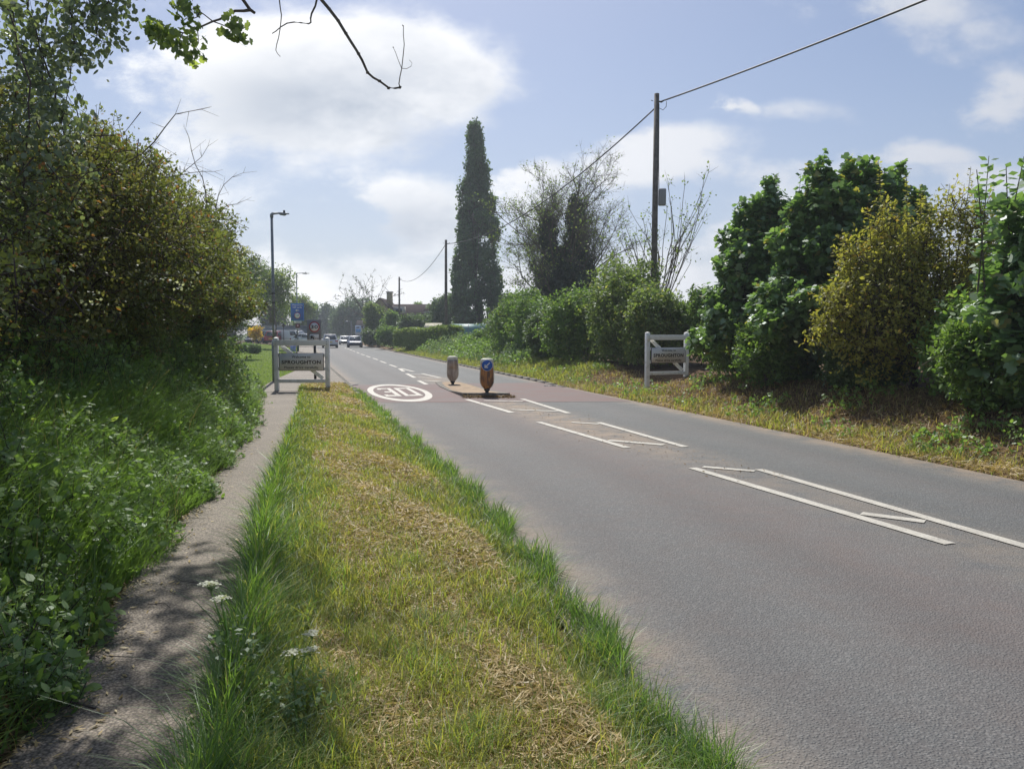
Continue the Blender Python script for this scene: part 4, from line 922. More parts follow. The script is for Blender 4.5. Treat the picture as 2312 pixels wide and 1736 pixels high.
def shift_blobs(bl, o): return [(b[0] + o[0], b[1] + o[1], b[2] + o[2], *b[3:]) for b in bl]
def tree(name, label, cat_, loc, blobs, leafm, seed, n=1500, per=18, L=.06, spray=.35, group=None, trunk=(.12, .05, 2.5), nbr=10, surf=.55, env=None, up=.35, shape='oval', barkm='bark', droop=0, special=.03, wid=.6, twr=.005, tfrac=.35, flat=.8, shoots=None, world=False):
    """blobs are relative to loc (or in world space when world=True); everything is built in the tree's own frame"""
    rg = np.random.RandomState(seed); t = empty(name, loc, label, cat_, group)
    lo = np.array(loc, float)
    if world: blobs = shift_blobs(blobs, -lo)
    e2 = (lambda x, y, z: env(x + lo[0], y + lo[1], z + lo[2])) if env else None
    c, d, br = sample_sprays(rg, blobs, n, surf, e2)
    tw, lf = MB(), MB()
    tg = c[rg.choice(len(c), min(nbr, len(c)), replace=False)]
    branches(tw, rg, (0, 0, -.15), (rg.randn() * .1, rg.randn() * .1, trunk[2]), trunk[0], trunk[1], tg)
    spray_leaves(lf, tw, rg, c, d, br, per, L, spray, up, shape, wid, flat, droop, special, twr, tfrac)
    if shoots: add_shoots(tw, lf, rg, shoots, L, wid)
    tw.build('trunk', M[barkm], t); lf.build('crown', leafm, t)
    return t
def add_shoots(tw, lf, rg, lst, L, wid=.6):
    """whippy upright shoots with leaves set alternately: (x,y,z0,height,lean_x,lean_y,thick)"""
    for (x, y, z0, h, lx, ly, th) in lst:
        k = 9; u = np.linspace(0, 1, k)[:, None]; P = np.array((x, y, z0)) + np.array((lx, ly, h)) * u + np.array((-ly, lx, 0)) * .25 * np.sin(u * 3 + rg.rand() * 6) * u
        tw.tube(P, np.linspace(th, th * .3, k), 4, cap=False)
        m_ = int(h / (L * .62)); tt = .12 + .88 * np.arange(m_) / m_; C = np.stack([np.interp(tt, u[:, 0], P[:, i]) for i in range(3)], 1)
        az = np.arange(m_) * 2.4 + rg.rand() * 6; out = np.stack([np.cos(az), np.sin(az), .35 + 0 * az], 1)
        for r_ in range(2):
            o2 = out * np.array((1 if r_ == 0 else -.8, 1 if r_ == 0 else -.8, 1)) + rg.randn(m_, 3) * .25
            lf.leaves(C + unit(o2) * L * .6, o2 - (0, 0, .3), np.array((0, 0, 1.0)) + rg.randn(m_, 3) * .4, 1.3 * L * (.7 + .5 * rg.rand(m_)) * (1.15 - .4 * tt), wid, np.clip(.35 + .4 * rg.rand(m_), 0, .85))

# ---------------- left hedge: hawthorns side by side along the footpath, trimmed to one loose profile
def hedge_env(x, y, z):
    s = pl(y) - x
    wv = .22 * np.sin(y * 1.9) + .18 * np.sin(y * 4.3 + z * 2) + .15 * np.sin(z * 3.1 + y)
    top = np.interp(s + wv, [-.6, -.2, .2, 1, 2, 3, 5], [1.5, 2.4, 3.35, 4.15, 4.85, 5.3, 5.5]) * np.interp(y, [3, 5, 7, 9, 14, 24], [.50, .62, .80, .97, 1, .96])
    low = np.interp(s + wv, [-.6, 0, .8, 1.5, 2.2], [2.5, 2.2, 1.8, 1.3, .3])
    low = np.where(y > 19.5, np.maximum(low, 2.35 - .5 * np.clip(s - 2.6, 0, 4)), low)
    return (y < 23.2) & (z < top) & (z > low) & (s > -.5 + .3 * np.sin(y * 2.3)) & (s < 5)
HT = [(5.2, 'hawthorn', 'hawthorn with dark green leaves nearest the viewer over the nettles on the left'),
      (7.6, 'hawthorn_brown', 'bronze-tinged hawthorn above the deep shade left of the footpath'),
      (10.0, 'hawthorn', 'tall hawthorn with a bare crooked limb against the big cloud'),
      (12.6, 'hawthorn', 'full green hawthorn in the middle of the left hedge'),
      (15.4, 'hawthorn', 'hawthorn with dead twigs sticking out of its top halfway along the left hedge'),
      (18.4, 'hawthorn_brown', 'brownish hawthorn whose twigs hang toward the near street lamp'),
      (20.9, 'dark_leaf', 'dark hawthorn ending the left hedge beside the lawn')]
for i, (y, mt, lab) in enumerate(HT):
    rg = np.random.RandomState(100 + i); x0 = float(pl(y)) - 2.3; bl = []
    for k in range(15):
        s = .2 + 3.4 * rg.rand(); yy_ = y + rg.uniform(-1.7, 1.7); zz = rg.uniform(1.4, 4.6); r_ = rg.uniform(.65, 1.15)
        bl.append((float(pl(yy_)) - s, yy_, zz, r_, r_, r_ * .8))
    bl.append((x0, y, 2.8, 1.9, 1.6, 1.9))
    sh = []
    if i in (2, 4):
        for k in range(9):
            yy_ = y + rg.uniform(-1.2, 1.2); s = rg.uniform(.6, 2.0)
            sh.append((-.0 + float(pl(yy_)) - s - x0, yy_ - y, rg.uniform(3.0, 3.8), rg.uniform(.8, 1.6), rg.uniform(.2, 1.1), rg.uniform(-.3, .5), .012))
    f_ = y / 8.0
    tree('hawthorn_tree', lab, 'tree', (x0, y, .15), bl, M[mt], 200 + i, n=int(4200), per=21, L=.032 + .0019 * y, spray=.30, group='hawthorns forming the hedge left of the path', trunk=(.13, .07, 3.2), nbr=26, surf=.25, env=hedge_env, barkm='twig', world=True, tfrac=.6, twr=.004, special=.05, shoots=None)
    mb = MB(); nb = 3
    for k in range(nb):
        yy_ = y + rg.uniform(-1.4, 1.4); q = np.array((float(pl(yy_)) - rg.uniform(-.1, .7), yy_, rg.uniform(1.7, 3.6))); q[0] -= max(0, q[2] - 3) * .8; n_ = 26
        mb.leaves(q + rg.randn(n_, 3) * (.06, .09, .05), rg.randn(n_, 3), rg.randn(n_, 3), .022 + .001 * y, .9, rg.rand(n_) * .8)
    mb.V = [v - np.array((x0, y, .15)) for v in mb.V]; mb.build('blossom', M['white_petal'], bpy.data.objects['hawthorn_tree' + ('.%03d' % i if i else '')])
    # bare crooked limbs
    if i in (2, 3, 4, 5):
        mb = MB()
        for k in range(3):
            yy_ = y + rg.uniform(-1.3, 1.3); s = rg.uniform(.4, 1.9); p = np.array((float(pl(yy_)) - s, yy_, 2.9 + .5 * s)); d = unit(np.array((rg.uniform(.2, .9), rg.uniform(-.4, .4), rg.uniform(.5, 1.2))))
            pts = [p]
            for q in range(7): d = unit(d + rg.randn(3) * .28); pts.append(pts[-1] + d * .20)
            mb.tube(pts, np.linspace(.011, .003, 8), 5, cap=False)
            for q in range(2, 8):
                for w_ in range(2):
                    e = unit(d + rg.randn(3) * .9); mb.segs([pts[q]], [pts[q] + e * rg.uniform(.10, .28)], .003, .0015)
        mb.V = [v - np.array((x0, y, .15)) for v in mb.V]
        mb.build('bare_twigs', M['twig_pale'], bpy.data.objects['hawthorn_tree' + ('.%03d' % i if i else '')])

# ---------------- undergrowth left of the path: nettles, cow parsley leaf, long grass
rg = np.random.RandomState(5)
def under_h(s, y): return (np.interp(s, [-.12, .1, .6, 1.2, 2.0, 2.6], [.14, .40, .88, 1.25, 1.5, 1.5]) * (1 + .25 * np.sin(y * 2.1 + s * 3) * np.sin(y * .9 + 1)))
lf, tw = MB(), MB()
N = 19000; y = 1.4 + 20.3 * rg.rand(N) ** 1.5; s = -.01 + 2.8 * rg.rand(N) ** 1.05 + .12 * np.sin(y * 3.1) + .1 * np.sin(y * 7.3); H_ = under_h(s, y); z = H_ * (.12 + .88 * rg.rand(N) ** .55)
x = pl(y) - s - .12 * z; g0 = hgt(x, y); c = np.stack([x, y, g0 + z], 1)
d = unit(np.stack([.5 + .3 * rg.randn(N), -.3 + .4 * rg.randn(N), .8 + .2 * rg.rand(N)], 1))
patch = .5 + .5 * np.sin(y * 1.3 + 1) * np.sin(s * 3 + y * .5)
kind = rg.rand(N) < .52 + .3 * (patch - .5)
k = kind & ~((y > 4.0) & (y < 9.5) & (s < 1.2) & (rg.rand(N) < .40))
spray_leaves(lf, tw, rg, c[k], d[k], patch[k], 10, .058, .22, .5, 'six', .62, .9, .2, .03, .003, .3)
tag(lf.build('undergrowth', M['nettle'], None), 'nettles and low leafy weeds along the left of the path', None, None, 'stuff')
lf = MB(); k = ~kind & ~((y > 4.4) & (y < 9.0) & (s < 1.1) & (rg.rand(N) < .35))
spray_leaves(lf, tw, rg, c[k], d[k], patch[k], 26, .024, .22, .4, 'oval', .45, .8, .1, .02, .003, .3)
tag(lf.build('undergrowth', M['parsley'], None), None, None, None, 'stuff'); tag(tw.build('undergrowth', M['twig']), kind='stuff')
# arching long grass in it
N = 34000; y = 1.8 + 16 * rg.rand(N) ** 1.3; s = -.03 + 1.95 * rg.rand(N) ** 1.2 + .1 * np.sin(y * 3.1)
w8 = np.where((y > 3.8) & (y < 9.8), .35 + .65 * (np.sin(y * 3.7 + s * 4) * np.sin(s * 5 + y * 1.3) > -.25), .28) * np.where(s > 1.5, .5, 1); k = rg.rand(N) < w8; y, s = y[k], s[k]; N = len(y)
x = pl(y) - s; hh = np.clip(under_h(s, y) * (.75 + .5 * rg.rand(N)), .15, 1.4); g0 = hgt(x, y); cl = .5 + .5 * np.sin(x * 9 + np.sin(y * 7) * 2)
la = rg.normal(-.3, 1.1, N); mb = MB()
mb.blades(np.stack([x, y, g0 - .02], 1), hh, .007 + .0006 * y, np.stack([np.cos(la), np.sin(la)], 1), .35 + .55 * rg.rand(N), np.clip(.25 + .4 * cl + .3 * rg.rand(N), 0, .88))
tag(mb.build('grass', M['grass_long']), kind='stuff')

mb = MB(); N = 700; y = 2.2 + 18 * rg.rand(N) ** 1.2; s = -.05 + 1.9 * rg.rand(N); x = pl(y) - s; la = rg.rand(N) * 6.28
mb.blades(np.stack([x, y, hgt(x, y)], 1), under_h(s, y) * (.95 + .45 * rg.rand(N)), .005 + .0004 * y, np.stack([np.cos(la), np.sin(la)], 1), .15 + .35 * rg.rand(N), .2 + .7 * rg.rand(N)); tag(mb.build('dry_stalks', M['hay']), kind='stuff')
# ---------------- leafy shrubs leaning over the path further on
SH = [(10.6, .95, .85, 'mid_leaf', 'low leafy shrub spilling to the path edge beyond the long grass'), (13.0, .75, 1.35, 'light_leaf', 'pale green shrub beside the path in front of the deep shade'),
      (15.6, .75, 1.65, 'parsley', 'grey-green elder shrub halfway to the village sign'), (18.2, 1.0, 1.9, 'light_leaf', 'yellowish flowering shrub standing highest beside the path'), (20.4, 1.9, 1.2, 'mid_leaf', 'green bramble bush ending where the lawn begins')]
for i, (y, s, h, mt, lab) in enumerate(SH):
    x = float(pl(y)) - s - .35; bl = [(0, 0, h * .55, .85, 1.3, h * .5), (-.5, .4, h * .72, .9, 1.2, h * .42), (.35, -.5, h * .35, .6, .9, h * .34), (-.9, -.5, h * .9, .8, 1.0, h * .4)]
    tree('shrub', lab, 'shrub', (x, y, .1), bl, M[mt], 300 + i, n=900, per=18, L=.055 + .001 * y, spray=.28, group='shrubs leaning over the left path edge', trunk=(.05, .03, h * .6), nbr=8, surf=.35, up=.5, special=.03, tfrac=.3, flat=1.0)
def umbel_plant(name, loc, h, label, group, heads=5, seed=0, r_=.032):
    rg = np.random.RandomState(seed); t = empty(name, loc, label, 'wild flower', group); st, fl, lf = MB(), MB(), MB()
    top = np.array((rg.randn() * .04, rg.randn() * .04, h * .8)); st.tube([(0, 0, -.03), top * .5 + (.01, 0, 0), top], [.005, .004, .003], 5)
    for k in range(heads):
        a = rg.rand() * 6.3; q = top + np.array((math.cos(a) * .09, math.sin(a) * .09, h * .2 * rg.uniform(.4, 1))); st.tube([top * rg.uniform(.6, 1), q], [.003, .002], 4)
        fl = MB(); n = 60; dd = rg.randn(n, 2) * r_ * .55; C = np.stack([q[0] + dd[:, 0], q[1] + dd[:, 1], q[2] + .02 - (dd ** 2).sum(1) * 3], 1)
        fl.leaves(C, rg.randn(n, 3) * (1, 1, .2), np.array((0, 0, 1.0)) + rg.randn(n, 3) * .3, .013, .9, rg.rand(n) * .8)
        for m_ in range(8): st.segs([q - (0, 0, .01)], [C[m_ * 7]], .0012, .0008)
        fl.build('flower_head', M['white_petal'], t)
    n = 40; c = np.stack([rg.randn(n) * .07, rg.randn(n) * .07, h * .65 * rg.rand(n)], 1); spray_leaves(lf, None, rg, c, unit(c + (0, 0, .2)), rg.rand(n), 9, .03, .12)
    st.build('stem', M['nettle'], t); lf.build('leaves', M['parsley'], t); return t
UP = [((-1.17, 3.12), .60, 'cow parsley with white heads in the long verge grass beside the near path'), ((-.86, 2.95), .42, 'small white umbel low in the verge grass near the viewer'),
      ((-2.72, 3.55), 1.15, 'cow parsley at the left edge of the frame among nettles'), ((-3.25, 4.3), 1.35, 'tallest cow parsley rising against the hedge shade on the far left'), ((-3.55, 5.2), 1.2, 'cow parsley behind the nettles left of the long grass'),
      ((-5.55, 12.6), 1.1, 'cow parsley before the pale green shrub'), ((-7.0, 17.2), 1.7, 'white flowering umbel on top of the yellowish shrub'), ((-8.15, 19.6), 1.5, 'farthest cow parsley beside the bramble bush')]
for i, ((x, y), h, lab) in enumerate(UP): umbel_plant('cow_parsley', (x, y, float(hgt(x, y))), h, lab, 'cow parsley plants', 3 if i < 2 else 6, 40 + i, .030 if y < 8 else .055)

# ---------------- verge between path and road
rg = np.random.RandomState(11)
def verge_pts(N, y0=1.75, y1=22.5, pw=1.0):
    u = rg.rand(N); y = y0 * (y1 / y0) ** (u ** pw); v = rg.rand(N); return y, v
N = 210000; y, v = verge_pts(N); a, b = pr(y), xl(y); wdt = b - a
v = -.02 + 1.05 * v; x = a + wdt * v + .06 * np.sin(y * 5) * (v > .9)
left = np.exp(-np.clip(x - a, 0, 9) / .22); left *= np.interp(y, [2, 7, 10, 14, 22], [1, 1, .7, .45, .35]); right = np.exp(-np.clip(b - x, 0, 9) / .16)
tuft = .5 + .5 * np.sin(x * 8 + 2 * np.sin(y * 3.3)) * np.sin(y * 6.1 + x * 3); mown = np.clip(1 - 1.3 * left - 1.2 * right, 0, 1)
k = rg.rand(N) < (.50 + .50 * np.clip(left + right, 0, 1)) * (.50 + .50 * tuft); x, y, left, right, tuft, mown = [q[k] for q in (x, y, left, right, tuft, mown)]; N = len(x)
hh = (.06 + .07 * rg.rand(N) + .10 * tuft * rg.rand(N)) + left * (.10 + .32 * rg.rand(N)) + right * (.05 + .14 * rg.rand(N)) + .22 * (rg.rand(N) < .006)
hh *= np.interp(y, [2, 8, 22], [1, .95, .8]); z = hgt(x, y); la = rg.rand(N) * 6.28
P_ = np.stack([x, y, z - .01], 1); wd = (.0035 + .0009 * y) * (1 + .5 * left)
green = np.clip(left * 1.2 + right + .30 * sst(.6, .85, tuft), 0, 1) > rg.rand(N)
fine = .5 + .5 * np.sin(x * 2.1 + y * .7) * np.sin(y * .8 + 2)
for sel, nm, mt in ((green, 'grass', 'grass_long'), (~green, 'grass', 'grass_short')):
    mb = MB(); n_ = sel.sum(); ti = np.clip(.1 + .45 * tuft[sel] + .35 * rg.rand(n_), 0, .87); ti = np.where(rg.rand(n_) < .05, .97, ti)
    mb.blades(P_[sel], hh[sel], wd[sel], np.stack([np.cos(la[sel]), np.sin(la[sel])], 1), .2 + .7 * rg.rand(n_), ti); tag(mb.build(nm, M[mt]), kind='stuff')
# cut hay lying in swathes
N = 105000; y, v = verge_pts(N); a, b = pr(y), xl(y); x = a + (b - a) * (.20 + .66 * v); sw = .5 + .5 * np.sin(y * 1.9 + x * 2.3 + 1) * np.sin(y * .75 + .5) + .25 * np.sin(x * 7 + y * 4)
k = rg.rand(N) < np.clip(.38 + .70 * sw, .25, 1); x, y, sw = x[k], y[k], sw[k]; N = len(x)
z = hgt(x, y) + .012 + .09 * np.clip(sw, 0, 1) * rg.rand(N); la = rg.rand(N) * 6.28; ln = .04 + .09 * rg.rand(N); wv = (.0013 + .0005 * y)
Dr = np.stack([np.cos(la), np.sin(la), .35 * rg.randn(N)], 1); mb = MB(); C = np.stack([x, y, z], 1)
mb.leaves(C, Dr, np.array((0, 0, 1.0)) + rg.randn(N, 3) * .5, ln, wv / ln * 2.2, rg.rand(N) * .95); tag(mb.build('hay', M['hay']), kind='stuff')
# seed-head grasses leaning over the road edge
mb = MB(); N = 260; y = 3.2 + 9 * rg.rand(N); x = xl(y) - .15 + .12 * rg.rand(N); la = rg.normal(0, .7, N)
mb.blades(np.stack([x, y, hgt(x, y)], 1), .28 + .2 * rg.rand(N), np.full(N, .004), np.stack([np.cos(la), np.sin(la)], 1), .5 + .4 * rg.rand(N), np.full(N, .6)); tag(mb.build('grass', M['grass_long']), kind='stuff')
# leaf litter, chips and cut stalks dropped on the path
mb = MB(); N = 2600; y = 1.8 * (20 / 1.8) ** rg.rand(N); v = np.where(rg.rand(N) < .6, rg.rand(N) ** 3 * .4, 1 - rg.rand(N) ** 3 * .4); x = pl(y) + (pr(y) - pl(y)) * v
mb.leaves(np.stack([x, y, .036 + .075 * sst(19, 24, y) + .004 * rg.rand(N)], 1), rg.randn(N, 3) * (1, 1, .1), rg.randn(N, 3) * .2 + (0, 0, 1), .015 + .045 * rg.rand(N) ** 2, .3, rg.rand(N)); tag(mb.build('leaf_litter', M['hay']), kind='stuff')
mb = MB(); N = 9000; y = 2 * (22 / 2.) ** rg.rand(N); x = pl(y) + .04 - np.abs(rg.randn(N)) * .12
mb.leaves(np.stack([x, y, hgt(x, y) + .02 + .03 * rg.rand(N)], 1), rg.randn(N, 3) * (1, 1, .2), rg.randn(N, 3) * .4 + (0, 0, 1), .03 + .06 * rg.rand(N), .3, rg.rand(N)); tag(mb.build('leaf_litter', M['rust_litter']), kind='stuff')
tw = MB(); 
for k in range(6):
    y0 = 3.2 + 5 * rg.rand(); x0 = float(pl(y0)) + rg.rand() * .35; a_ = rg.rand() * 6.3; L_ = .10 + .18 * rg.rand(); tw.tube([(x0, y0, .045), (x0 + L_ * .5 * math.cos(a_), y0 + L_ * .5 * math.sin(a_), .055), (x0 + L_ * math.cos(a_ + .4), y0 + L_ * math.sin(a_ + .4), .042)], .0025, 4)
tag(tw.build('twig_litter', M['twig_pale']), kind='stuff')

# ---------------- right bank: rough grass, dry cuttings, weeds
N = 95000; y = 7.5 * (60 / 7.5) ** rg.rand(N); q = rg.rand(N) ** .8 * 2.9; x = xr(y) + .05 + q; z = hgt(x, y)
tuft = .5 + .5 * np.sin(y * 2.7 + x * 2) * np.sin(x * 4 + y * 1.1); near = 1 - sst(.4, 1.7, q)
k = rg.rand(N) < (.12 + .88 * tuft * (.15 + .85 * near)) * np.clip(q / .25, .1, 1) * np.where((y > 24), 1.0, .8); x, y, z, q, tuft, near = [w_[k] for w_ in (x, y, z, q, tuft, near)]; N = len(x)
hh = .06 + .14 * rg.rand(N) + .16 * tuft * near * rg.rand(N); la = rg.rand(N) * 6.28
gr_ = rg.rand(N) < np.clip(.25 + .75 * tuft * near + .25 * sst(34, 44, y), 0, 1)
for sel, mt in ((gr_, 'grass_short'), (~gr_, 'hay')):
    mb = MB(); n_ = sel.sum(); mb.blades(np.stack([x, y, z - .01], 1)[sel], hh[sel], .006 + .0011 * y[sel], np.stack([np.cos(la), np.sin(la)], 1)[sel], .3 + .6 * rg.rand(n_), rg.rand(n_) * .88, 2); tag(mb.build('grass', M[mt]), kind='stuff')
N = 60000; y = 7.5 * (30 / 7.5) ** rg.rand(N); q = .15 + 3.0 * rg.rand(N); x = xr(y) + q; sw = .5 + .5 * np.sin(y * 1.1 + x) * np.sin(x * 2 + 1)
k = rg.rand(N) < .25 + .75 * sw; x, y = x[k], y[k]; N = len(x); mb = MB(); ln = .08 + .16 * rg.rand(N); dry = (x - xr(y) > .75 + .35 * np.sin(y * 1.7)) & (rg.rand(N) < .85); C = np.stack([x, y, hgt(x, y) + .015 + .06 * rg.rand(N)], 1)
for s_, mt in ((dry, 'rust_litter'), (~dry, 'hay')):
    mb = MB(); n_ = s_.sum(); mb.leaves(C[s_], rg.randn(n_, 3) * (1, 1, .35), rg.randn(n_, 3) * .5 + (0, 0, 1), ln[s_], .07, rg.rand(n_) * .95); tag(mb.build('hay', M[mt]), kind='stuff')
lf, tw = MB(), MB(); N = 1500; y = 8 * (34 / 8.) ** rg.rand(N); q = .35 + 2.0 * rg.rand(N); x = xr(y) + q; pt_ = np.sin(y * 1.9 + 1) * np.sin(x * 2.3); k = pt_ > .22; x, y = x[k], y[k]; N = len(x)
spray_leaves(lf, tw, rg, np.stack([x, y, hgt(x, y) + .04 + .22 * rg.rand(N) ** 1.4], 1), unit(rg.randn(N, 3) * (1, 1, .2) + (0, 0, .6)), rg.rand(N), 11, .06, .2, .3, 'six', .6); tag(lf.build('weeds', M['nettle']), kind='stuff')
# taller weeds on the far bank below the garden hedge
lf, tw = MB(), MB(); N = 5200; y = 34 + 66 * rg.rand(N); q = .9 + 4.6 * rg.rand(N); x = xr(y) + q; hm = (.32 + .50 * sst(.6, 2.8, q) * (1 - .5 * sst(3, 5, q))) * (1 + .35 * np.sin(y * .7 + x) * np.sin(x * 1.3)); z = hgt(x, y) + hm * (.2 + .8 * rg.rand(N) ** .6)
sel = np.sin(y * .45 + x * .3) > -.1
for s_, mt in ((sel, 'nettle'), (~sel, 'parsley')):
    lf = MB(); n_ = s_.sum(); spray_leaves(lf, None, rg, np.stack([x, y, z], 1)[s_], unit(rg.randn(n_, 3) * .5 + (0, 0, .9)), rg.rand(n_), 12, .13, .42, .5, 'six', .5); tag(lf.build('weeds', M[mt]), kind='stuff')
N = 22000; y = 26 + 50 * rg.rand(N); q = .1 + 2.4 * rg.rand(N); x = xr(y) + .15 + q; mb = MB(); la = rg.rand(N) * 6.28
mb.blades(np.stack([x, y, hgt(x, y)], 1), .12 + .25 * rg.rand(N), np.full(N, .035), np.stack([np.cos(la), np.sin(la)], 1), .4 + .5 * rg.rand(N), rg.rand(N) * .88, 2); tag(mb.build('grass', M['grass_short']), kind='stuff')
# lawn
N = 60000; y = 23.5 * (95 / 23.5) ** rg.rand(N); x = pl(y) - .1 - (1.5 + y * .30) * rg.rand(N); mb = MB(); la = rg.rand(N) * 6.28
mb.blades(np.stack([x, y, hgt(x, y) - .01], 1), .035 + .03 * rg.rand(N), .008 + .0009 * y, np.stack([np.cos(la), np.sin(la)], 1), .4 + .5 * rg.rand(N), rg.rand(N) * .85, 2); tag(mb.build('lawn', M['lawn_blade']), kind='stuff')
# dry grass under the village sign and by the lamp
N = 5200; y = 20.2 + 3.2 * rg.rand(N); x = pr(y) + (xl(y) - pr(y) - .15) * rg.rand(N); mb = MB(); ln = .08 + .14 * rg.rand(N)
mb.leaves(np.stack([x, y, hgt(x, y) + .02 + .05 * rg.rand(N)], 1), rg.randn(N, 3) * (1, 1, .4), rg.randn(N, 3) * .5 + (0, 0, 1), ln, .12, rg.rand(N) * .95); tag(mb.build('hay', M['hay']), kind='stuff')

# ---------------- hedge on the right beyond the road sign
def bush_blobs(rg, r, h, k=7):
    bl = [(0, 0, h * .45, r * .85, r * .85, h * .45)]
    for i in range(k):
        a = rg.rand() * 6.28; q = r * .62 * rg.rand() ** .5; hz = h * rg.uniform(.25, .86); rr_ = r * rg.uniform(.32, .52)
        bl.append((math.cos(a) * q, math.sin(a) * q, hz, rr_, rr_, min(rr_ * .95, h - hz + .1)))
    return bl
RB = [(25.4, 6.75, 1.2, 2.6, 'mid_leaf', 'low green bush directly right of the far village sign'), (26.6, 5.0, 1.6, 3.1, 'light_leaf', 'yellow-green bush behind the far village sign'),
      (28.6, 4.35, 1.9, 4.1, 'light_leaf', 'bright hazel bush below the telegraph pole'), (31.6, 3.1, 1.9, 3.2, 'mid_leaf', 'leafy hedge bush left of the pole under the bare-crowned tree'),
      (34.6, 2.2, 1.6, 2.35, 'dark_leaf', 'dark green hedge bush in front of the ivy-clad trunk'), (37.6, 1.4, 1.9, 3.0, 'mid_leaf', 'rounded hedge bush left of the ivy-clad trunk'),
      (41.5, .5, 2.1, 3.5, 'mid_leaf', 'taller green hedge bush behind the orange bollard'), (46, -.1, 1.8, 3.0, 'dark_leaf', 'spreading dark bush above the orange bollard'), (51.5, -1.6, 1.5, 1.2, 'mid_leaf', 'low bush at the garden end of the right hedge beside the polytunnel'),
      (21.6, 7.0, 1.0, 2.2, 'light_leaf', 'small pale bush between the far village sign and the sycamores')]
for i, (y, x, r_, h, mt, lab) in enumerate(RB):
    rg = np.random.RandomState(500 + i)
    tree('bush', lab, 'bush', (x, y, float(hgt(x, y)) - .1), bush_blobs(rg, r_, h, 10), M[mt], 520 + i, n=1700, per=15, L=.075 + .0016 * y, spray=.42, group='bushes of the right-hand hedge', trunk=(.07, .03, h * .6), nbr=10, surf=.5, up=.45, special=.05, flat=.9, twr=.007)

# sycamores, field maple and the rest on the bank opposite
def leader_blobs(rg, spires, h, r):
    bl = []
    for (dx, dy, hh_) in spires:
        for u in np.linspace(.12, 1, 8): bl.append((dx * (.4 + .6 * u) + rg.randn() * .14, dy + rg.randn() * .16, hh_ * u - .12, max(.18, r * (1.12 - u) ** .55 * rg.uniform(.75, 1.15)), max(.18, r * (1.12 - u) ** .55), .36))
    bl.append((0, 0, h * .30, r * 2.2, r * 1.5, h * .27)); bl.append((.1, 0, h * .55, r * 1.75, r * 1.2, h * .20)); bl.append((-.5, .1, h * .50, r * 1.4, r * 1.1, h * .17)); bl.append((.6, 0, h * .68, r * .9, r * .8, h * .13)); bl.append((-.3, -.2, h * .45, r * 1.1, r * .9, h * .2)); return bl
def broad_blobs(rg, hw, h, n_, tops):
    bl = [(0, 0, h * .38, hw * .72, hw * .6, h * .34)]
    for i in range(n_):
        u = rg.rand() ** .85; w_ = hw * (1 - .72 * u ** 1.5); bl.append((rg.uniform(-1, 1) * w_, rg.uniform(-.8, .8) * w_, h * (.06 + .80 * u), rg.uniform(.26, .52), rg.uniform(.26, .5), rg.uniform(.22, .42)))
    for (dx, zt) in tops:
        for k_ in range(4): bl.append((dx * (1 - .05 * k_) + rg.uniform(-.08, .08), rg.uniform(-.2, .2), zt - .12 - k_ * .26, .09 + .075 * k_, .09 + .075 * k_, .22))
    return bl
rg = np.random.RandomState(70)
y = 18.8; x = .334 * y; g_ = float(hgt(x, y))
tree('sycamore', 'pointed dark green sycamore nearest the far village sign', 'tree', (x, y, g_), broad_blobs(rg, 1.5, 4.4, 44, [(0, 4.75), (-.3, 4.35), (-.7, 4.25), (.45, 4.2), (.8, 4.3), (-1.05, 3.5), (1.15, 3.5), (-.1, 4.0)]), M['maple'], 71, n=3900, per=11, L=.125, spray=.36, group='sycamores on the right bank', trunk=(.08, .03, 3.6), nbr=34, surf=.3, up=.5, shape='lobed', special=.05, flat=1.4, twr=.005, wid=.9, shoots=[(q * .36 - 1.2, rg.uniform(-.3, .3), [1.9, 2.9, 3.3, 3.7, 3.8, 3.5, 3.3, 2.4][q], rg.uniform(.7, 1.0), rg.uniform(-.15, .15), 0, .010) for q in range(8)])
y = 16.2; x = .437 * y; g_ = float(hgt(x, y))
tree('sycamore', 'tallest sycamore on the right bank with several leafy spires', 'tree', (x, y, g_), broad_blobs(rg, 1.95, 4.5, 50, [(-.75, 4.6), (-.4, 4.2), (-.1, 4.5), (.3, 4.7), (.65, 4.3), (1.0, 4.5), (-1.15, 3.9), (1.45, 4.0), (-1.45, 3.3)]), M['maple'], 72, n=4300, per=11, L=.125, spray=.36, group='sycamores on the right bank', trunk=(.09, .03, 3.6), nbr=38, surf=.3, up=.5, shape='lobed', special=.05, flat=1.4, twr=.005, wid=.9, shoots=[(q * .34 - 1.4, rg.uniform(-.3, .3), [2.5, 3.4, 3.6, 3.5, 3.6, 3.7, 3.4, 3.5, 3.0][q], rg.uniform(.7, 1.1), rg.uniform(-.15, .15), 0, .010) for q in range(9)])
y = 13.9; x = .52 * y; g_ = float(hgt(x, y)); sh = []
for (dx, top) in ((-.42, 4.85), (-.05, 4.15), (.1, 4.3), (.42, 4.3), (.5, 4.0), (.75, 4.6), (.85, 4.1), (1.15, 4.35), (1.25, 4.1), (1.35, 3.8), (-.9, 3.9), (-1.2, 3.3), (.2, 3.7), (-.2, 4.5), (1.6, 3.9)):
    sh.append((dx * .8, rg.uniform(-.3, .3), 1.9, top - 1.9 - g_, dx * .25 + rg.uniform(-.12, .12), rg.uniform(-.2, .2), .011))
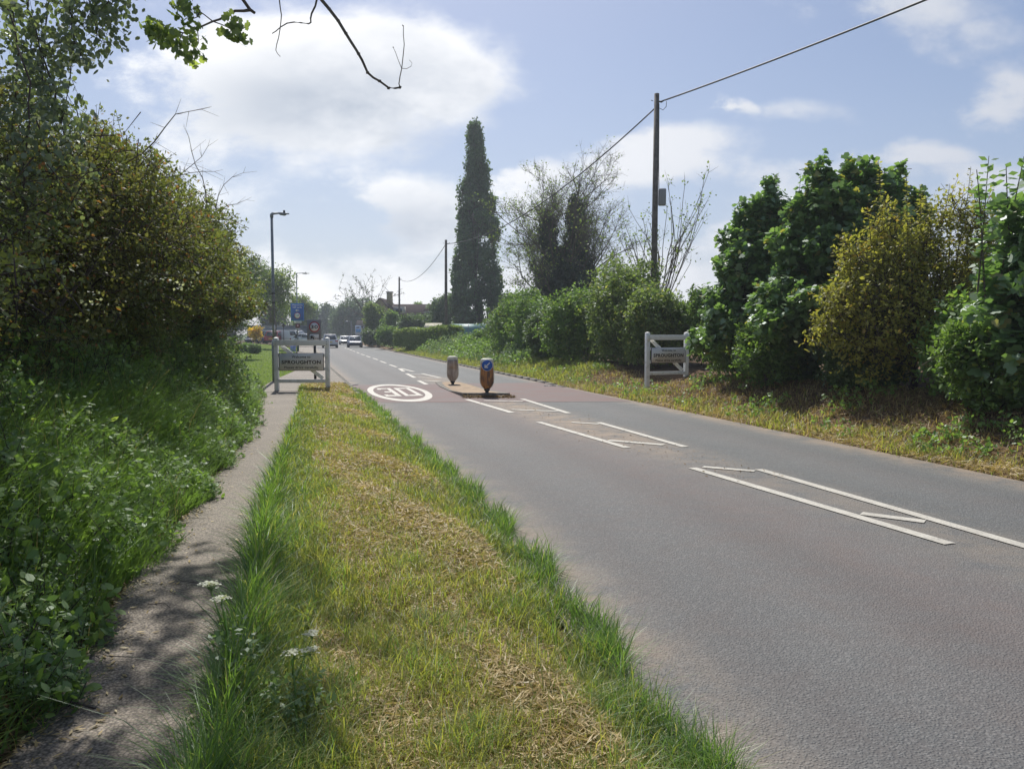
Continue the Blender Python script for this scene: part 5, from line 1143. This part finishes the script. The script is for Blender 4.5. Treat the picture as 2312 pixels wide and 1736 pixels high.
tree('field_maple', 'golden-leaved field maple bush sending up thin whippy shoots', 'tree', (x, y, g_), [(0, 0, 1.5, 1.25, 1.1, 1.2), (-.7, -.3, 1.2, .9, .8, .9), (.7, .1, 1.7, 1.0, .9, 1.0), (-.3, 0, 2.3, .9, .8, .8), (.9, -.4, 1.0, .8, .7, .8), (-1.25, 0, 1.7, .45, .5, .4), (.3, 0, 2.8, .45, .5, .6), (-.55, 0, 3.0, .3, .3, .5), (1.3, .1, 2.3, .6, .6, .6), (1.6, 0, 1.7, .7, .6, .8), (-1.45, 0, 1.1, .4, .4, .4), (1.1, 0, 3.0, .35, .3, .5), (-1.0, 0, 2.4, .35, .3, .4), (.75, 0, 3.25, .28, .3, .45), (1.7, 0, 2.9, .4, .4, .4)], M['golden'], 73, n=2300, per=14, L=.078, spray=.42, trunk=(.07, .03, 2.2), nbr=30, surf=.35, up=.15, special=.05, flat=1.6, twr=.005, tfrac=.6, shoots=sh, barkm='twig')
y = 10.9; x = .705 * y; g_ = float(hgt(x, y)); sh = [(-.95, 0, 1.2, 2.1, -.25, 0, .02), (-.8, .1, 1.0, 2.5, .3, 0, .02), (-1.1, 0, 1.6, 1.9, .1, 0, .015), (-.6, 0, 1.0, 2.4, -.1, .1, .02)]
tree('sycamore', 'large-leaved sycamore cut by the right edge of the frame', 'tree', (x, y, g_), [(.1, 0, 2.3, .8, .9, 1.0), (-.1, 0, 1.4, .85, .9, .9), (.6, .2, 2.8, .9, .9, .7), (.7, -.4, 1.2, .9, .9, 1.0), (-.45, -.1, .7, .6, .6, .6)], M['maple'], 74, n=1500, per=11, L=.15, spray=.40, group='sycamores on the right bank', trunk=(.08, .03, 2.6), nbr=14, surf=.45, up=.2, shape='lobed', special=.06, flat=1.5, shoots=sh)
for i, (y, a, r_, h, mt, lab) in enumerate([(12.1, .605, .95, 1.75, 'nettle', 'low feathery bush under the shoots near the right edge'), (16.6, .335, .85, 1.5, 'mid_leaf', 'young sycamore growth at the foot of the pointed tree'), (11.0, .64, .75, 1.3, 'mid_leaf', 'small leafy bush on the bank at the right edge'), (14.6, .46, .8, 1.1, 'dark_leaf', 'dark low bush in the shade between sycamore and golden maple'), (19.8, .30, 1.2, 2.4, 'mid_leaf', 'leafy bush filling the hedge left of the pointed sycamore'), (18.0, .40, 1.3, 3.0, 'dark_leaf', 'dark bush behind the gap between the two sycamores'), (14.9, .62, 1.3, 2.4, 'golden', 'second golden bush behind and right of the field maple')]):
    x = a * y; rg = np.random.RandomState(90 + i)
    tree('bush', lab, 'bush', (x, y, float(hgt(x, y)) - .05), bush_blobs(rg, r_, h, 8), M[mt], 95 + i, n=1000, per=14, L=.085, spray=.32, group='bushes at the foot of the right bank trees', trunk=(.04, .02, h * .6), nbr=8, surf=.4, up=.2, special=.03, flat=1.2, shape='six')

# ---------------- recursive bare-branched trees
def grow(rg, P, D, L, r, lev, segs, tips, cfg):
    k = 4; p = P.copy(); d = D.copy(); pts = [p]
    for i in range(k):
        d = unit(d + rg.randn(3) * cfg['wig'] + np.array((0, 0, cfg['up']))); p = p + d * L / k; pts.append(p)
    rr_ = np.linspace(r, r * .62, k + 1)
    for i in range(k): segs.append((pts[i], pts[i + 1], rr_[i], rr_[i + 1]))
    if lev == 0:
        tips.append((pts[-1], d)); tips.append((pts[2], d)); return
    for j in range(cfg['n'][lev]):
        f = rg.uniform(.35, 1.0) if j else 1.0; q = pts[min(k, int(f * k))]
        dd = unit(d + rg.randn(3) * cfg['spread']); grow(rg, q, dd, L * rg.uniform(*cfg.get('k', (.55, .85))), r * .5, lev - 1, segs, tips, cfg)
def bare_tree(name, label, loc, limbs, cfg, leafm, L, seed, lev, leafn, ivy=None, trunk=None, leaf_keep=None, group=None):
    rg = np.random.RandomState(seed); t = empty(name, loc, label, 'tree', group); segs, tips = [], []
    for (p, d, l, r) in limbs: grow(rg, np.array(p, float), unit(np.array(d, float)), l, r, lev, segs, tips, cfg)
    mb = MB()
    if trunk: mb.tube(trunk[0], trunk[1], 10)
    S_ = segs; mb.segs([s[0] for s in S_], [s[1] for s in S_], [s[2] for s in S_], [s[3] for s in S_], 4)
    TP = np.array([q[0] for q in tips]); TD = np.array([q[1] for q in tips]); n = len(TP)
    e = TP + unit(TD + rg.randn(n, 3) * .5) * cfg['tw'] ; mb.segs(TP, e, .010 * cfg['ts'], .004 * cfg['ts']); e2 = TP + unit(TD + rg.randn(n, 3) * .8) * cfg['tw'] * .8; mb.segs(TP, e2, .009 * cfg['ts'], .004 * cfg['ts'])
    mb.build('trunk', M['twig_pale'], t)
    lf = MB(); j = np.repeat(np.arange(n), leafn); C = TP[j] + unit(TD[j] + rg.randn(len(j), 3) * .7) * (cfg['tw'] * rg.rand(len(j)))[:, None]
    if leaf_keep is not None: kk = leaf_keep(C, rg); C = C[kk]
    n2 = len(C); lf.leaves(C, rg.randn(n2, 3), rg.randn(n2, 3) * .6 + (0, 0, .6), L * (.6 + .7 * rg.rand(n2)), .7, rg.rand(n2) * .9); lf.build('crown', leafm, t)
    if ivy:
        c, d, br = sample_sprays(rg, ivy, 4200, .6); iv = MB(); spray_leaves(iv, None, rg, c, d, br, 15, .17, .5, .1, 'six', .8, .3, .2); iv.build('ivy', M['ivy'], t)
    return t, len(segs)
rg = np.random.RandomState(31); lim = []
for k in range(24):
    a = 2 * math.pi * k / 24 + rg.uniform(-.2, .2); tilt = [.25, .75, 1.15, .5, .95][k % 5]; z0 = 4.0 + rg.uniform(-1.0, 2.0) - tilt * .5
    lim.append(((math.cos(a) * .35, math.sin(a) * .35, z0), (math.cos(a) * math.sin(tilt), math.sin(a) * math.sin(tilt) * .8, math.cos(tilt)), 3.0 + .4 * rg.rand() + (.5 if tilt < .6 else 0), .055))
lim += [((.3, 0, 6), (.05, 0, 1), 3.3, .08), ((-.9, 0, 5.4), (-.15, 0, 1), 3.1, .07)]
ivy = [(0, 0, 1.2, 1.15, 1.1, 1.6), (-.05, 0, 2.6, 1.3, 1.2, 1.5), (-.15, 0, 4.0, 1.5, 1.3, 1.3), (-.7, 0, 5.0, 1.0, .9, 1.1), (.55, 0, 5.4, .8, .8, 1.4), (.6, 0, 7.6, .48, .45, 1.6), (-1.15, 0, 6.9, .45, .4, 1.3), (.9, 0, 4.2, .8, .8, 1.0)]
keep = lambda C, r_: r_.rand(len(C)) < np.clip(.5 + .12 * (-C[:, 0]) + .3 * (np.abs(C[:, 0]) > 3.0), .3, 1)
t_, ns = bare_tree('ivy_clad_tree', 'half-bare round-crowned tree with its trunk wrapped in dark ivy', (3.4, 48, .8), lim, dict(wig=.08, up=.04, spread=.46, n=[0, 5, 5, 4], tw=.46, ts=.75, k=(.42, .68)), M['light_leaf'], .12, 32, 3, 3, ivy, ([(0, 0, -.5), (0, 0, 2), (-.05, 0, 4), (.1, 0, 6)], [.5, .42, .35, .2]), keep)
print('bare tree segments', ns)
# sapling behind the near telegraph pole
lim = []
for k in range(13):
    dx = [-1.1, -.8, -.5, -.2, 0, .2, .35, .5, .65, .8, 1.0, .3, -.65][k]; lim.append(((0, 0, .8 + .2 * (k % 3)), (dx * .62, rg.uniform(-.2, .2), 1.25), 2.5 + .8 * rg.rand() + (.7 if dx > .2 else 0), .030))
bare_tree('sapling', 'sparse many-stemmed sapling spreading behind the near telegraph pole', (5.9, 31.5, .9), lim, dict(wig=.05, up=.03, spread=.28, n=[0, 4], tw=.5, ts=.8), M['light_leaf'], .11, 34, 1, 7)
bare_tree('thin_twiggy_tree', 'dark twiggy treetop left of the house chimney', ((832 - 1156) / F * 106, 106, .6), [((0, 0, 3.2), (dx, 0, 1), 3.2, .06) for dx in (-1.3, -.9, -.5, -.15, .15, .5, .9, 1.2)], dict(wig=.14, up=.02, spread=.5, n=[0, 3, 3], tw=.5, ts=2.4), M['dark_leaf'], .26, 35, 2, 1, None, ([(0, 0, -.3), (0, 0, 2), (0, 0, 4)], [.18, .15, .1]))

# ---------------- poplar
rg = np.random.RandomState(44); bl = []
for (cx_, z0_, z1_, w0_, w1_, n_) in ((-.1, 1.5, 22.4, 1.95, .22, 105), (2.0, 2.0, 15.4, .75, .2, 26), (-2.0, 1.0, 9.5, .85, .45, 20), (-1.35, 8.0, 17.0, .6, .3, 14), (1.0, 14.0, 20.5, .35, .2, 8)):
    for i in range(n_):
        u = rg.rand() ** .9; hw = (w0_ + (w1_ - w0_) * u ** 1.25); bl.append((cx_ * (1 - .12 * u) + rg.uniform(-1, 1) * hw, rg.uniform(-1, 1) * hw, z0_ + (z1_ - z0_) * u, rg.uniform(.28, .55), rg.uniform(.28, .55), rg.uniform(.7, 1.3)))
tree('poplar', 'very tall narrow Lombardy poplar standing over the gardens', 'tree', (-3.85, 82, .8), bl, M['poplar'], 45, n=5200, per=12, L=.25, spray=1.0, trunk=(.5, .12, 20), nbr=30, surf=.25, up=1.5, special=.02, twr=.02, wid=.85, flat=.2)

# ---------------- trees and bushes further off
def far_tree(name, lab, px0, px1, ptop, pbase, Y, mt, seed, group=None, n=1500, zb=None, cat_='tree', k=12, surf=.5, L=None, per=13):
    x = ((px0 + px1) / 2 - 1156) / F * Y; r_ = (px1 - px0) / 2 / F * Y; zt = 1.65 + (755 - ptop) / F * Y; z0 = .45 if zb is None else zb; rg = np.random.RandomState(seed)
    h = zt - z0; bl = bush_blobs(rg, r_, h, k)
    if L is None: L = .0026 * Y
    return tree(name, lab, cat_, (x, Y, z0), bl, M[mt], seed + 1, n=n, per=per, L=L, spray=min(L * 4, r_ * .5), group=group, trunk=(.05 * h, .02 * h, h * .6), nbr=8, surf=surf, up=.3, special=.03, twr=.01)
GF = 'trees beyond the road and gardens'
far_tree('dark_tree', 'dark rounded tree where the road runs out of sight', 712, 775, 690, 770, 215, 'far_leaf', 600, GF, 1500, 0, surf=.4)
far_tree('round_tree', 'broad round-topped tree above the dark blue car', 744, 850, 676, 760, 178, 'far_leaf', 602, GF, 2400, 0, surf=.4)
far_tree('leafy_tree', 'small far tree closing the view just right of the thirty sign', 688, 722, 680, 770, 170, 'mid_leaf', 604, GF, 900, 0, surf=.4)
far_tree('round_tree', 'low tree mass between the silver saloon and the grey building', 655, 745, 712, 772, 230, 'far_leaf', 606, GF, 1500, 0, surf=.3)
far_tree('garden_tree', 'yellowish garden tree left of the brown-roofed house', 822, 872, 686, 780, 101, 'light_leaf', 608, GF, 1400, .6, surf=.4)
far_tree('garden_tree', 'green garden tree in front of the house gable', 862, 905, 700, 785, 96, 'mid_leaf', 610, GF, 1200, .6, surf=.4)
far_tree('garden_bush', 'dark clipped garden bush beneath the brown roof', 893, 985, 716, 770, 92, 'dark_leaf', 612, GF, 1600, .7, cat_='bush', surf=.4)
far_tree('garden_tree', 'leafy tree between the house and the poplar', 968, 1030, 664, 760, 88, 'poplar', 614, GF, 1500, .7, surf=.4)
far_tree('garden_tree', 'distant treetop peeping over the brown roof', 925, 968, 681, 740, 135, 'mid_leaf', 616, GF, 700, .7)
far_tree('round_tree', 'round dark tree right of the poplar behind the hedge', 1112, 1178, 662, 770, 78, 'dark_leaf', 618, GF, 1500, .7)
far_tree('round_tree', 'olive tree left of the ivy-clad trunk', 1168, 1262, 667, 770, 72, 'mid_leaf', 620, GF, 1700, .7)
far_tree('round_tree', 'tree behind the hedge right of the ivy-clad trunk', 1310, 1440, 625, 770, 44, 'mid_leaf', 622, GF, 1900, .7)
far_tree('garden_bush', 'weedy bush at the verge beside the tiny white cottage', 818, 862, 748, 785, 96, 'dark_leaf', 624, GF, 600, .4, cat_='bush')
far_tree('garden_bush', 'leafy shrub on the far bank left of the clipped hedge', 850, 905, 742, 790, 84, 'mid_leaf', 626, GF, 900, .6, cat_='bush')
GL = 'trees standing on and behind the lawn'
far_tree('lawn_tree', 'pale open-crowned lawn tree behind the near street lamp', 548, 684, 590, 700, 78, 'light_leaf', 630, GL, 900, 3.0, k=16, surf=.3, per=10, L=.24)
MBt = MB(); 
t_ = bpy.data.objects.get('lawn_tree'); MBt.tube([(.3, 0, -2.9), (.3, 0, 0), (.2, 0, 2)], [.15, .13, .10], 8); MBt.build('lower_trunk', M['bark'], t_)
far_tree('lawn_tree', 'small tree seen between the blue sign and the thirty sign', 650, 712, 668, 700, 120, 'light_leaf', 632, GL, 800, 2.6, per=10)
far_tree('dark_tree', 'dark tree behind the end of the left hedge', 440, 612, 560, 760, 50, 'dark_leaf', 634, GL, 2600, 2.3, surf=.4)
far_tree('dark_tree', 'far dark tree to the left of the golden shrub', 470, 575, 600, 760, 99, 'dark_leaf', 636, GL, 1500, .4, surf=.4)
far_tree('dark_tree', 'hazy tree row end behind the grey building', 585, 660, 660, 760, 135, 'far_leaf', 638, GL, 1000, .2, surf=.4)
far_tree('golden_shrub', 'small bright yellow-leaved tree on the lawn', 562, 596, 738, 770, 82, 'yellow_leaf', 640, None, 260, .95, surf=.2, per=12, L=.16)
t_ = bpy.data.objects.get('golden_shrub'); MB().tube([(0, 0, -.75), (0, 0, .3)], [.05, .04], 6).build('stem', M['bark'], t_)
for i, (px, Y, r_, mt, lab) in enumerate([(575, 60, .55, 'parsley', 'grey-green lawn shrub with pale leaves left of the lamp'), (555, 61, .6, 'mid_leaf', 'low green shrub left of the grey-green one on the lawn')]):
    x = (px - 1156) / F * Y; rg = np.random.RandomState(660 + i)
    tree('lawn_shrub', lab, 'shrub', (x, Y, .25), bush_blobs(rg, r_, .55, 5), M[mt], 662 + i, n=260, per=12, L=.13, spray=.25, trunk=(.03, .02, .3), nbr=3)
# clipped garden hedge on the far bank
rg = np.random.RandomState(77); t = empty('clipped_hedge', (-7.2, 65.5, .6), 'long clipped privet hedge with a sunlit top beside the poplar pole', 'hedge')
N = 6500; u = rg.rand(N); px_ = -3.4 + 6.4 * u; py_ = 7.0 - 14.5 * u; f_ = rg.rand(N); off = np.where(f_ < .4, .55 * (2 * rg.rand(N) - 1), np.where(f_ < .8, -.55, .55)); zz = np.where(f_ < .4, 1.42, 1.42 * rg.rand(N)) * (1 + .08 * np.sin(u * 9)) * (.92 + .14 * sst(.1, .4, u)) + rg.randn(N) * .04
nrm = unit(np.array((14.5, 6.4, 0))[None, :])[0]; C = np.stack([px_ + nrm[0] * off, py_ + nrm[1] * off, zz], 1); dd = np.where((f_ < .4)[:, None], np.array([[0, 0, 1.0]]), nrm[None, :] * np.sign(off)[:, None])
lf, tw = MB(), MB(); spray_leaves(lf, tw, rg, C, dd, rg.rand(N), 7, .13, .18, .2, 'oval', .7, .6); lf.build('foliage', M['light_leaf'], t)
for k in range(12): tw.tube([(-3.4 + 6.4 * k / 11, 7 - 14.5 * k / 11, -.2), (-3.4 + 6.4 * k / 11, 7 - 14.5 * k / 11, 1.1)], .03, 5)
tw.build('stems', M['bark'], t)

# ---------------- tree overhead: trunk outside the frame, limbs, leafy and bare hanging branches
rg = np.random.RandomState(9); t = empty('overhanging_tree', (-5.4, 2.6, .1), 'tree overhead whose leafy and bare branches hang into the top of the view', 'tree'); O = np.array((-5.4, 2.6, .1))
def S3(px, py, Y): return ray(px / (2312 / 2212.), py / (2312 / 2212.), Y) - O
def Z5(pts, Y, ox=300, k=3.16): return [S3(ox + p[0] / k, p[1] / k, Y + (p[2] if len(p) > 2 else 0)) for p in pts]
mb = MB(); mb.tube([(0, 0, -.3), (.1, .1, 2.5), (.0, .4, 5), (.3, .9, 8)], [.26, .22, .17, .08], 12); mb.build('trunk', M['bark'], t)
limb = np.array([(.0, .35, 4.4), (1.6, 1.4, 5.6), (3.4, 2.6, 6.2), (5.2, 3.4, 6.3)]); MB().tube(limb, [.12, .09, .06, .035], 8).build('limb', M['bark'], t)
limb2 = np.array([(.0, .4, 5.0), (.2, 2.4, 6.4), (.0, 4.6, 6.9)]); MB().tube(limb2, [.12, .09, .05], 8).build('limb', M['bark'], t)
def smooth(P, k=4):
    P = np.array(P); n = len(P); u = np.linspace(0, n - 1, (n - 1) * k + 1); return np.stack([np.interp(u, np.arange(n), P[:, i]) for i in range(3)], 1)
Y = 5.6
A_ = MB(); a0 = Z5([(785, 0), (835, 70), (870, 95)], Y); A_.tube([limb[2]] + a0, [.03, .014, .012, .010], 7); A_.tube(Z5([(835, 74), (790, 80), (730, 80), (680, 105), (620, 140), (570, 155), (460, 205), (370, 238), (290, 228)], Y), np.linspace(.011, .004, 9), 6)
for seq in ([(570, 155), (520, 115), (480, 85), (460, 60), (372, 76)], [(570, 155), (640, 180), (690, 205), (740, 200)], [(460, 205), (466, 260), (470, 312)], [(355, 240), (335, 280), (330, 305), (365, 350), (410, 380)], [(480, 85), (455, 125), (395, 150)], [(460, 60), (458, 30)]): A_.tube(Z5(seq, Y), np.linspace(.0045, .0022, len(seq)), 5)
A_.build('leafy_branch', M['bark'], t)
lf = MB(); LC = [(330, 30, 9), (360, 60, 9), (325, 90, 10), (395, 30, 7), (380, 175, 9), (425, 175, 6), (140, 175, 12), (165, 210, 12), (130, 235, 10), (185, 290, 8), (145, 280, 6), (225, 200, 8), (235, 250, 7), (260, 320, 11), (290, 300, 8), (310, 265, 9), (300, 330, 5), (370, 350, 10), (385, 375, 8), (405, 405, 9), (430, 415, 6), (450, 375, 8), (460, 330, 6), (435, 275, 5), (440, 300, 4), (490, 290, 3), (740, 180, 10), (735, 225, 12), (655, 225, 8), (685, 265, 5), (765, 240, 9), (790, 280, 7), (805, 195, 4), (405, 95, 5), (450, 100, 4), (240, 180, 5), (730, 255, 7)]
for (px, py, n_) in LC:
    c = S3(300 + px / 3.16, py / 3.16, Y); C = c + rg.randn(n_, 3) * (.026, .05, .026); lf.leaves(C, rg.randn(n_, 3) - (0, 0, .6), rg.randn(n_, 3) * 1.0 + (0, -.3, .3), .038 + .026 * rg.rand(n_), .9, rg.rand(n_) * .9, 'lobed')
lf.build('leaves', M['maple_over'] if 'maple_over' in M else M['maple'], t)
B_ = MB(); b0 = Z5([(1310, -60), (1345, 0), (1400, 65), (1465, 150), (1510, 225), (1550, 290), (1595, 360), (1635, 430), (1675, 520), (1715, 555), (1760, 580), (1825, 628), (1870, 632), (1912, 625)], Y + .3)
B_.tube([limb[3] * .75 + limb[2] * .25] + b0, [.028] + list(np.linspace(.0135, .0065, len(b0))), 7)
for (px, py) in ((1400, 65), (1465, 150), (1520, 240), (1610, 385), (1675, 520), (1760, 580), (1825, 630), (1905, 625)): c = S3(300 + px / 3.16, py / 3.16, Y + .3); B_.tube([c - (.012, 0, .006), c, c + (.012, 0, .006)], [.004, .0125, .004], 6)
for seq, r0 in (([(1908, 625), (1898, 600), (1906, 545), (1918, 490), (1928, 400), (1936, 320), (1930, 250), (1930, 188)], .0045), ([(1918, 490), (1895, 435), (1872, 370), (1858, 342)], .0026), ([(1918, 490), (1955, 492), (1985, 475), (1992, 452), (1972, 430)], .0024), ([(1930, 188), (1922, 180)], .005), ([(1858, 342), (1856, 336)], .005)): B_.tube(Z5(seq, Y + .3), np.linspace(r0, r0 * .6, len(seq)), 5)
B_.build('bare_branch', M['bark'], t)
C_ = MB(); C_.tube([limb[2] * .6 + limb[3] * .4] + Z5([(1312, -30), (1312, 0), (1302, 45), (1275, 100), (1268, 135), (1270, 162), (1255, 172), (1200, 165), (1150, 160), (1100, 168), (1055, 195), (1020, 225), (993, 242)], Y), [.016] + list(np.linspace(.0075, .003, 13)), 6)
C_.tube([limb[2] * .7 + limb[3] * .3] + Z5([(1042, -30), (1045, 0), (1052, 60), (1060, 110), (1056, 160), (1050, 210), (1040, 270), (1026, 320), (1020, 360), (1032, 385), (1052, 406)], Y + .1), [.012] + list(np.linspace(.0045, .0022, 11)), 6)
C_.build('bare_branch', M['bark'], t)
# the crown itself, above the view: it throws the dappled shade on the near path
cr, tw0 = MB(), MB(); c, d, br = sample_sprays(rg, [(2.2, 4.9, 7.0, .9, 1.0, .6), (2.9, 5.8, 7.4, .8, .9, .5), (1.7, 6.4, 7.5, .9, 1.1, .6), (2.5, 7.4, 8.1, .9, 1.0, .5), (1.3, 7.8, 8.2, .9, .9, .5), (.6, 3.2, 7.2, 1.2, 1.2, .8), (-.2, .8, 8.0, 1.6, 1.4, 1.2), (1.9, 8.9, 8.8, .8, .9, .5), (2.2, 3.6, 6.4, .7, .8, .5)], 430, .2)
spray_leaves(cr, tw0, rg, c, d, br, 15, .085, .34, .3, 'lobed', .9, .8, .1); cr.build('crown', M['maple_over'], t)
for q in c[::9]: tw0.tube([limb2[1] + (q - limb2[1]) * u + np.array((0, 0, .3)) * math.sin(u * 3.14) for u in np.linspace(0, 1, 6)], np.linspace(.035, .006, 6), 5, cap=False)
tw0.build('crown_branches', M['bark'], t)
# hanging leafy strands at the upper left
tw, lf = MB(), MB(); ss = []
STR = [(20, -60, 40, 200, 30), (60, -60, 110, 250, 40), (95, -60, 80, 330, 40), (130, -60, 150, 130, 30), (175, -60, 185, 90, 26), (205, -60, 215, 60, 20), (150, -40, 110, 300, 30), (0, -60, -10, 330, 40), (35, 60, 20, 470, 46), (70, 180, 60, 520, 40), (110, 200, 150, 380, 30), (-20, 100, -10, 500, 40), (100, 330, 120, 480, 24), (255, -60, 262, 12, 10), (240, -60, 240, 10, 8)]
for (x0, y0, x1, y1, n_) in STR:
    Yq = 6.2 + rg.rand() * 1.6; m_ = 9; px = np.linspace(x0, x1, m_) + np.cumsum(rg.randn(m_)) * 5; py = np.linspace(y0, y1, m_); P = [S3(a * 1.0452, b * 1.0452, Yq) for a, b in zip(px, py)]
    start = limb2[1] if y0 < 0 else P[0] + np.array((-.1, 0, .3)); tw.tube([start] + P, [.02 if y0 < 0 else .008] + list(np.linspace(.008, .003, m_)), 5)
    P = np.array(P)
    for q in range(int(n_ * 1.25)):
        u = rg.uniform(1, m_ - 1.01); i0 = int(u); c = P[i0] + (P[i0 + 1] - P[i0]) * (u - i0); e = c + rg.randn(3) * (.10, .10, .07) - (0, 0, .06); tw.segs([c], [e], .003, .0015)
        k_ = 7; lf.leaves(e + rg.randn(k_, 3) * .045, rg.randn(k_, 3) - (0, 0, 1.0), rg.randn(k_, 3) + (0, -.5, 0), .038 + .028 * rg.rand(k_), .85, rg.rand(k_) * .88, 'six')
tw.build('hanging_branches', M['twig'], t); lf.build('hanging_leaves', M['aspen'], t)

# ------------------------------------------------------------------ thin summer haze
hz = bpy.data.materials.new('haze_air'); hz.use_nodes = True; t_ = NT(hz.node_tree)
o_ = t_.node('ShaderNodeOutputMaterial'); v_ = t_.node('ShaderNodeVolumePrincipled'); t_.l.new(v_.outputs[0], o_.inputs['Volume'])
v_.inputs['Color'].default_value = (.80, .88, 1.0, 1); v_.inputs['Density'].default_value = .00085; v_.inputs['Anisotropy'].default_value = .35
mb = MB(); mb.box((0, 120, 16), (420, 360, 40)); tag(mb.build('haze', hz), 'thin blue summer haze over the road', None, None, 'stuff')
